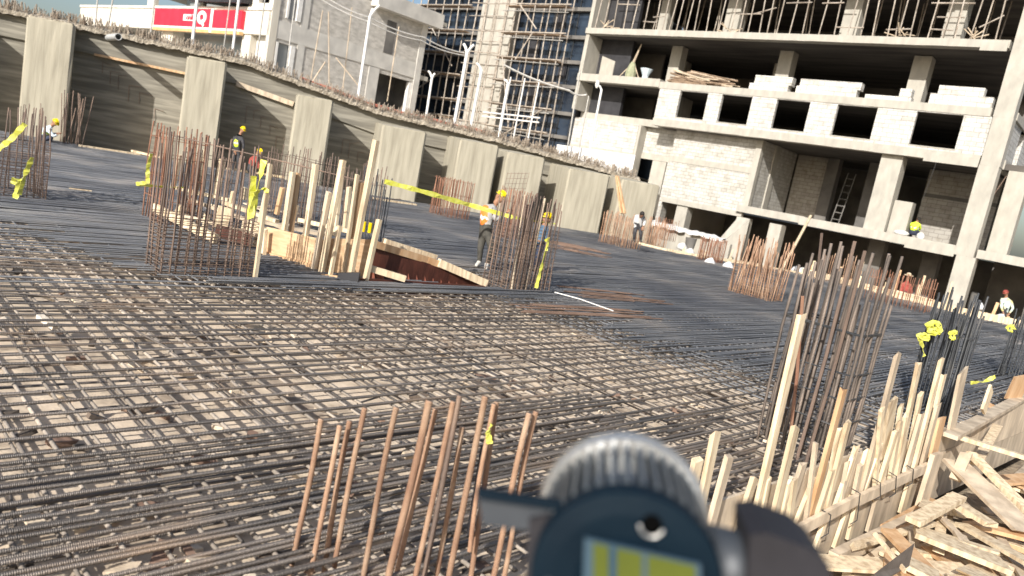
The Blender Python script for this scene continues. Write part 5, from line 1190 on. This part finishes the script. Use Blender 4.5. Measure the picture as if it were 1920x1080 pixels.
def person(label, J, mats, face=(0, -1, 0), hat='helmet', vest=None, scale=1.0, group=None, grip=(0, 0, -1), sl='shirt'):
    """J: joint name -> world point.  mats: shirt, trouser, shoe"""
    K = ['pel', 'waist', 'chest', 'neck', 'head', 'shL', 'elL', 'haL', 'shR', 'elR', 'haR', 'hiL', 'knL', 'anL', 'toL', 'hiR', 'knR', 'anR', 'toR']
    root0 = (J['anL'] + J['anR']) / 2; root0 = Vector((root0.x, root0.y, min(J['anL'].z, J['anR'].z) - .08))
    if 'waist' not in J: J['waist'] = J['pel'].lerp(J['chest'], .45)
    V = [J[k] - root0 for k in K]; s = scale
    rad = [.15, (.145, .12), (.17, .125), .058, .07, .075, .052, .033, .075, .052, .033, .098, .07, .05, .036, .098, .07, .05, .036]
    rad = [tuple(x * s for x in r) if isinstance(r, tuple) else r * s for r in rad]
    E_ = [(0, 1), (1, 2), (2, 3), (3, 4), (2, 5), (5, 6), (6, 7), (2, 8), (8, 9), (9, 10), (0, 11), (11, 12), (12, 13), (13, 14), (0, 15), (15, 16), (16, 17), (17, 18)]
    me = skin_mesh(V, E_, rad)
    root = thing('person', label, 'person', root0, 0, group)
    slots = [mats[0], mats[1], mats[2], 'skin', 'hair']
    for sname in slots: me.materials.append(M[sname])
    EM = [1, 0, 0, 3, 0, 0, 0 if sl == 'shirt' else 3, 0, 0, 0 if sl == 'shirt' else 3, 1, 1, 1, 2, 1, 1, 1, 2]
    for p in me.polygons:
        c = p.center; best = min(range(len(E_)), key=lambda e: segd(c, V[E_[e][0]], V[E_[e][1]]))
        k = EM[best]
        if best in (6, 9) and (c - V[E_[best][1]]).length < .05 * s: k = 3
        p.material_index = k; p.use_smooth = True
    # head, face and fingers joined into the same mesh
    up_ = (V[4] - V[3]).normalized(); f = Vector(face); f = (f - up_ * f.dot(up_)).normalized(); rgt = f.cross(up_)
    HM = Matrix((rgt, f, up_)).transposed(); hc = V[4] + up_ * .03 * s
    bmh = bmesh.new(); bmh.from_mesh(me)
    def addmb(q, mi):
        vs = [bmh.verts.new(v) for v in q.v]
        for fc in q.f:
            try: ff_ = bmh.faces.new([vs[i] for i in fc]); ff_.material_index = mi; ff_.smooth = True
            except ValueError: pass
    q = MB(); q.ball(hc, .078 * s, .098 * s, .12 * s, 14, HM)
    for v in q.v:
        l = HM.transposed() @ (v - hc)
        if l.y > 0 and l.z < -.02: v += HM @ Vector((-l.x * .18, .012 * s, 0))
    addmb(q, 3)
    q = MB(); q.lathe([(.006 * s, -.005), (.02 * s, .03 * s), (.004, .045 * s)], hc + f * .085 * s + up_ * .012 * s, (-up_ + f * .4), 6); addmb(q, 3)
    q = MB()
    for sg_ in (-1, 1): q.ball(hc + HM @ Vector((sg_ * .031 * s, .086 * s, .018 * s)), .013 * s, .01 * s, .009 * s, 6, HM)
    q.ball(hc + HM @ Vector((0, .09 * s, -.055 * s)), .026 * s, .01 * s, .007 * s, 6, HM); addmb(q, 4)
    q = MB()
    for sg_ in (-1, 1): q.ball(hc + HM @ Vector((sg_ * .08 * s, -.005 * s, 0)), .012 * s, .02 * s, .032 * s, 6, HM)
    addmb(q, 3)
    for h, e in ((7, 6), (10, 9)):
        d = (V[h] - V[e]).normalized(); gv = Vector(grip); gv = (gv - d * gv.dot(d)).normalized(); sd_ = d.cross(gv)
        q = MB(); pc = V[h] + d * .05 * s; HMx = Matrix((sd_, d, gv)).transposed(); q.ball(pc, .042 * s, .055 * s, .02 * s, 8, HMx)
        for k, (off, ln_) in enumerate([(-.03, .07), (-.01, .08), (.01, .075), (.029, .06)]):
            a = pc + sd_ * off * s + d * .04 * s; b = a + d * ln_ * .5 * s + gv * .015 * s; c = b + d * ln_ * .2 * s + gv * ln_ * .45 * s
            q.tube([a, b, c], .01 * s, 6, radii=[.01 * s, .0095 * s, .007 * s])
        a = pc - sd_ * .03 * s - d * .02 * s; q.tube([a, a - sd_ * .03 * s + d * .03 * s + gv * .012 * s, a - sd_ * .025 * s + d * .055 * s + gv * .04 * s], .011 * s, 6, radii=[.012 * s, .011 * s, .008 * s])
        addmb(q, 3)
    bmesh.ops.recalc_face_normals(bmh, faces=bmh.faces); bmh.to_mesh(me); bmh.free()
    me.name = 'body'; o = bpy.data.objects.new('body', me); C.objects.link(o); o.parent = root
    q = MB()
    if hat == 'helmet' or hat == 'cap' or hat == 'hood' or hat == 'hat':
        mt = {'helmet': 'helmet', 'cap': 'shirt_red', 'hood': 'hi_lime', 'hat': 'wood'}[hat]
        top_ = hc + up_ * .045 * s
        q.ball(top_, .105 * s, .125 * s, .10 * s, 16, HM, zmin=0.0)
        rim = []
        for k in range(20):
            t = 2 * math.pi * k / 20; ry = .135 if hat == 'helmet' else .125
            w_ = (.17 if math.sin(t) > 0 else ry) if hat in ('helmet', 'cap') else (.2 if hat == 'hat' else .13)
            rim.append((math.cos(t) * (.115 if hat != 'hat' else .18) * s, math.sin(t) * w_ * s))
        vs = [top_ + HM @ Vector((x, y, -.006 * s - (.02 * s if y > .1 * s else 0))) for x, y in rim] + [top_ + HM @ Vector((x, y, .006 * s - (.018 * s if y > .1 * s else 0))) for x, y in rim]
        n = 20; q.add(vs, [tuple(range(n - 1, -1, -1)), tuple(range(n, 2 * n))] + [(i, (i + 1) % n, n + (i + 1) % n, n + i) for i in range(n)])
        if hat == 'helmet':
            q.tube([top_ + HM @ Vector((0, math.cos(t) * .118 * s, math.sin(t) * .105 * s)) for t in [i * math.pi / 8 for i in range(1, 8)]], .012 * s, 6)
        q.build({'helmet': 'hard_hat', 'cap': 'cap', 'hood': 'hood', 'hat': 'sun_hat'}[hat], mt, root, smooth=True)
    else:
        q.ball(hc + up_ * .02 * s - f * .015 * s, .084 * s, .1 * s, .115 * s, 14, HM)
        q.build('hair', 'hair', root, smooth=True)
    if vest:
        vv = [V[0].lerp(V[1], .55), V[1], V[2], V[2].lerp(V[5], .72), V[2].lerp(V[8], .72)]
        vm = skin_mesh(vv, [(0, 1), (1, 2), (2, 3), (2, 4)], [.155 * s, (.157 * s, .134 * s), (.182 * s, .14 * s), .095 * s, .095 * s])
        vm.materials.append(M[vest]); vm.materials.append(M['sign_white'])
        ax_ = (V[2] - V[0]).normalized()
        for p in vm.polygons:
            t = (p.center - V[0]).dot(ax_) / (V[2] - V[0]).length; p.use_smooth = True
            p.material_index = 1 if (.62 < t < .74) else 0
        vo = bpy.data.objects.new('safety_vest', vm); C.objects.link(vo); vo.parent = root
    return root
def JP(Y, **k):
    out = {}
    for n, v in k.items(): out[n] = at(v[0], v[1], Y + (v[2] if len(v) > 2 else 0))
    return out
Y = 15.1
J = JP(Y, head=(936, 372), neck=(927, 384), chest=(916, 396), waist=(912, 418), pel=(911, 434), shL=(905, 390, .16), elL=(906, 409, .1), haL=(934, 398, -.02), shR=(926, 394, -.17), elR=(930, 414, -.28), haR=(950, 398, -.12),
       hiL=(906, 440, .05), knL=(901, 464, -.02), anL=(899, 491, .05), toL=(892, 499, -.1), hiR=(917, 441, -.1), knR=(921, 467, -.2), anR=(913, 495, -.05), toR=(911, 504, -.28))
person('worker in grey shirt and orange vest stooping over the tall central cage', J, ('shirt_grey', 'trouser_olive', 'shoe_pale'), face=(.75, -.5, -.35), vest='hi_orange', scale=.98)
Y = 16.2
J = JP(Y, head=(1025, 413), neck=(1021, 423), chest=(1016, 436), pel=(1010, 456), shL=(1011, 432, .15), elL=(1016, 447, .05), haL=(1003, 448, -.1), shR=(1024, 436, -.15), elR=(1022, 452, -.2), haR=(1008, 452, -.25),
       hiL=(1006, 461, .1), knL=(1000, 480, -.05), anL=(1004, 502, .1), toL=(998, 506), hiR=(1015, 461, -.08), knR=(1008, 482, -.2), anR=(1013, 505, -.05), toR=(1006, 509, -.2))
person('helper in yellow hard hat and blue shirt half hidden behind the central cage', J, ('shirt_blue', 'trouser_navy', 'shoe_dark'), face=(-.8, -.5, -.3))
Y = 25.9
J = JP(Y, head=(102, 231), neck=(97, 236), chest=(89, 243), pel=(77, 259), shL=(86, 240, .17), elL=(97, 252, .15), haL=(107, 250, .1), shR=(91, 244, -.17), elR=(101, 256, -.2), haR=(108, 252, -.15),
       hiL=(78, 260, .1), knL=(97, 252, .1), anL=(90, 266, .1), toL=(97, 267, .1), hiR=(79, 262, -.1), knR=(98, 257, -.15), anR=(93, 268, -.12), toR=(101, 270, -.15))
person('worker in pale blue shirt crouching at the foot of the first pier', J, ('shirt_pale', 'trouser_navy', 'shoe_pale'), face=(.85, -.3, -.3), vest='hi_lime')
Y = 29.0
J = JP(Y, head=(454, 245), neck=(450, 252), chest=(447, 262), pel=(444, 283), shL=(440, 258, .05), elL=(437, 272, 0), haL=(441, 284, -.1), shR=(454, 260, -.05), elR=(457, 273, -.15), haR=(455, 284, -.25),
       hiL=(440, 286), knL=(438, 302, -.05), anL=(437, 320), toL=(440, 323, -.12), hiR=(448, 287), knR=(447, 304, -.05), anR=(446, 322), toR=(450, 325, -.12))
person('dark clothed worker in lime vest standing in the shadow of the second pier', J, ('shirt_dark', 'shirt_dark', 'shoe_dark'), face=(.8, -.5, -.2), vest='hi_lime')
Y = 27.0
J = JP(Y, head=(485, 287), neck=(481, 292), chest=(476, 300), pel=(469, 316), shL=(472, 297, .15), elL=(478, 310, .1), haL=(486, 316, 0), shR=(481, 301, -.15), elR=(486, 313, -.2), haR=(491, 316, -.2),
       hiL=(467, 318, .1), knL=(473, 328, .05), anL=(466, 340, .1), toL=(471, 342, .05), hiR=(471, 319, -.1), knR=(478, 330, -.15), anR=(470, 342, -.1), toR=(476, 344, -.15))
person('worker in red shirt and yellow hard hat bending before the third pier', J, ('shirt_red', 'shirt_dark', 'shoe_dark'), face=(.7, -.5, -.5), hat='helmet')
Y = 26.8
J = JP(Y, head=(1203, 403, -.35), neck=(1201, 405, -.25), chest=(1199, 408, -.12), pel=(1196, 424), shL=(1193, 406, .1), elL=(1190, 416, .1), haL=(1192, 425, 0), shR=(1206, 406, -.1), elR=(1209, 416, -.15), haR=(1206, 425, -.2),
       hiL=(1193, 426), knL=(1190, 436, -.1), anL=(1189, 450), toL=(1190, 453, -.2), hiR=(1200, 426), knR=(1202, 437, -.1), anR=(1201, 451), toR=(1203, 453, -.2))
person('bareheaded worker in white shirt bending between the two rusty cages before the end pier', J, ('sheet_white', 'shirt_dark', 'shoe_dark'), face=(.2, -.9, -.5), hat=None)
Y = PB.W(-2.3, .9, 0).y; bz = 2.56
c = PB.W(*[PB.P(1712, 436, .9)[0], .9, 0])
def LJ(c, ang, **k):
    ca, sa = math.cos(ang), math.sin(ang); return {n: Vector((c.x + v[0] * ca - v[1] * sa, c.y + v[0] * sa + v[1] * ca, c.z + v[2])) for n, v in k.items()}
c.z = bz
J = LJ(c, PB.a, head=(.06, .1, .88), neck=(.03, .07, .78), chest=(0, .02, .62), pel=(-.03, -.05, .2), shL=(-.18, .02, .66), elL=(-.22, .2, .48), haL=(-.1, .35, .4), shR=(.2, .02, .66), elR=(.24, .2, .48), haR=(.14, .35, .4), hiL=(-.12, .02, .2), knL=(-.16, .35, .42), anL=(-.15, .2, .09), toL=(-.15, .35, .05), hiR=(.1, .02, .2), knR=(.16, .35, .42), anR=(.15, .2, .09), toR=(.15, .35, .05))
person('figure in lime vest crouching with back turned on the first slab of the building', J, ('hi_lime', 'trouser_navy', 'shoe_dark'), face=(.3, .9, -.1), hat=None, vest='hi_lime')
Y = 31.0
J = JP(Y, head=(1886, 551), neck=(1887, 558), chest=(1888, 567), pel=(1881, 585), shL=(1880, 562, .05), elL=(1877, 575, -.15), haL=(1881, 585, -.3), shR=(1896, 567, 0), elR=(1899, 579, -.1), haR=(1892, 588, -.3),
       hiL=(1877, 588), knL=(1874, 603, -.1), anL=(1870, 618), toL=(1868, 621, -.15), hiR=(1885, 590), knR=(1885, 605, -.05), anR=(1884, 621), toR=(1884, 624, -.15))
person('worker in red cap and pale shirt leaning at the far right of the mat', J, ('shirt_ochre', 'shirt_dark', 'shoe_dark'), face=(-.6, -.7, -.2), hat='cap')
Y = 30.0
J = JP(Y, head=(1703, 519), neck=(1701, 526), chest=(1699, 536), pel=(1694, 552), shL=(1691, 533, .05), elL=(1689, 546, -.1), haL=(1694, 554, -.3), shR=(1707, 536, 0), elR=(1709, 548, -.1), haR=(1704, 556, -.3), hiL=(1690, 556), knL=(1689, 570), anL=(1687, 583), toL=(1686, 587, -.15), hiR=(1698, 558), knR=(1698, 571), anR=(1697, 585), toR=(1697, 588, -.15))
person('worker in straw hat half hidden by the dark red cage at the far edge', J, ('shirt_red', 'shirt_dark', 'shoe_dark'), face=(-.3, -.9, -.1), hat='hat')

# ------------------------------------------------------------------ foreground machine
near_c = Vector((0, 0, CZ)) + ray(1172, 1092) * .86
far_c = Vector((0, 0, CZ)) + ray(1166, 962) * 1.06
ax = (far_c - near_c).normalized(); LM = (far_c - near_c).length
mo = thing('motor_machine', 'blurred dark blue electric motor with ribbed body and green label in the foreground', 'machine', near_c)
upm = (Vector((0, 0, 1)) - ax * ax.z).normalized(); rgm = ax.cross(upm)
def mbuild(q, n, mt, smooth=True, par=None): return q.build(n, mt, par or mo, near_c, smooth)
q = MB(); q.lathe([(.085, -.01), (.108, -.006), (.11, .0), (.11, .022), (.104, .026), (.09, .028)], near_c, ax, 48); ef_ = mbuild(q, 'end_shield', 'navy_shaded', False)
q = MB(); q.lathe([(.035, -.03), (.05, -.028), (.058, -.012), (.058, 0)], near_c, ax, 40); mbuild(q, 'bearing_cover', 'navy_shaded', False)
q = MB(); q.lathe([(.094, .0), (.094, LM - .05)], near_c + ax * .028, ax, 40); mbuild(q, 'body', 'fin_grey')
q = MB()
for k in range(40):
    a = 2 * math.pi * k / 40; dv = upm * math.cos(a) + rgm * math.sin(a)
    q.beam(near_c + ax * .03 + dv * .101, near_c + ax * (LM - .025) + dv * .101, .0055, .019, ax.cross(dv))
mbuild(q, 'cooling_fins', 'fin_grey', False)
q = MB(); q.lathe([(.116, 0), (.118, .004), (.118, .03), (.112, .05), (.06, .056)], near_c + ax * (LM - .03), ax, 48); mbuild(q, 'fan_cowl', 'alu', False)
# bolt hole in the end shield: a matte black disc painted for the shade inside
def mface(px, t):
    o_ = Vector((0, 0, CZ)); d_ = ray(*px); return o_ + d_ * ((near_c + ax * t - o_).dot(ax) / d_.dot(ax))
bh = mface((1222, 984), -.0102)
q = MB(); q.lathe([(.012, 0), (.012, .004)], bh - ax * .002, ax, 16); mbuild(q, 'bolt_hole', mat('hole_black', (.002, .002, .002), (.004, .004, .004), 1.0, bump=0), False)
M['hole_black'].node_tree.nodes['Principled BSDF'].inputs['Specular IOR Level'].default_value = 0.0
q = MB(); q.tube([bh - ax * .002 + (rgm * math.cos(t) + upm * math.sin(t)) * .0135 for t in [math.pi * (1.05 + .09 * i) for i in range(11)]], .002, 6); mbuild(q, 'hole_rim', 'alu', True)
for dx, dz in ((-.085, -.02),):
    q = MB(); q.lathe([(.009, 0), (.009, .006)], near_c + rgm * dx + upm * dz - ax * .012, ax, 6); mbuild(q, 'bolt', 'grey_cast', False)
# label plate on the front
def mplate(px, depth, name, mt, th=.002, par=None):
    P = [mface(p, depth) for p in px]; q = MB(); n = len(P)
    q.add(P + [p + ax * th for p in P], [tuple(range(n)), tuple(range(2 * n - 1, n - 1, -1))] + [(i, n + i, n + (i + 1) % n, (i + 1) % n) for i in range(n)])
    return mbuild(q, name, mt, False, par)
lb = mplate([(1096, 1010), (1314, 1060), (1318, 1150), (1092, 1110)], -.036, 'label_plate', 'label_pale_shaded', .006)
mplate([(1112, 1018), (1142, 1025), (1142, 1110), (1112, 1105)], -.0375, 'label_stripe', 'label_green_shaded', .001, lb)
mplate([(1156, 1028), (1204, 1039), (1204, 1120), (1156, 1112)], -.0375, 'label_stripe', 'label_green_shaded', .001, lb)
mplate([(1214, 1041), (1304, 1062), (1306, 1140), (1214, 1122)], -.0375, 'label_stripe', 'label_green_shaded', .001, lb)
mplate([(1143, 1025), (1155, 1028), (1155, 1112), (1143, 1110)], -.0375, 'label_stripe', 'label_blue_shaded', .001, lb)
# left bracket
def mslab(px, d0, d1, name, mt):
    P = [Vector((0, 0, CZ)) + ray(*p) * d0 for p in px]; P2 = [p + ax * (d1 - d0) for p in P]; q = MB(); n = len(P)
    q.add(P + P2, [tuple(range(n)), tuple(range(2 * n - 1, n - 1, -1))] + [(i, n + i, n + (i + 1) % n, (i + 1) % n) for i in range(n)]); return mbuild(q, name, mt, False)
mslab([(897, 934), (1072, 962), (1050, 1003), (905, 985)], .90, .908, 'bracket_plate', 'grey_cast')
mslab([(893, 918), (1078, 946), (1076, 962), (895, 935)], .89, .902, 'bracket_lip', 'navy_shaded')
mslab([(992, 975), (1060, 962), (1080, 1100), (982, 1100)], .89, .94, 'bracket_block', 'black_rubber')
# right side terminal and handle
q = MB(); a = Vector((0, 0, CZ)) + ray(1330, 1062) * .9; b = Vector((0, 0, CZ)) + ray(1425, 1068) * .9; q.tube([a, a.lerp(b, .5), b], .042, 24, radii=[.05, .045, .042]); mbuild(q, 'cable_gland', 'grey_cast')
mslab([(1405, 1003), (1440, 1000), (1520, 1030), (1556, 1062), (1568, 1130), (1400, 1130)], .84, .94, 'terminal_box', 'black_rubber')
q = MB(); q.tube([near_c - upm * .09 + ax * .08, Vector((near_c.x, near_c.y + .08, -.4)), Vector((near_c.x, near_c.y + .08, -.98))], .035, 10); mbuild(q, 'stand_post', 'grey_cast', False)
q = MB(); q.box((near_c.x - .2, near_c.y - .12, -1.0), (near_c.x + .2, near_c.y + .28, -.95)); mbuild(q, 'stand_base', 'grey_cast', False)
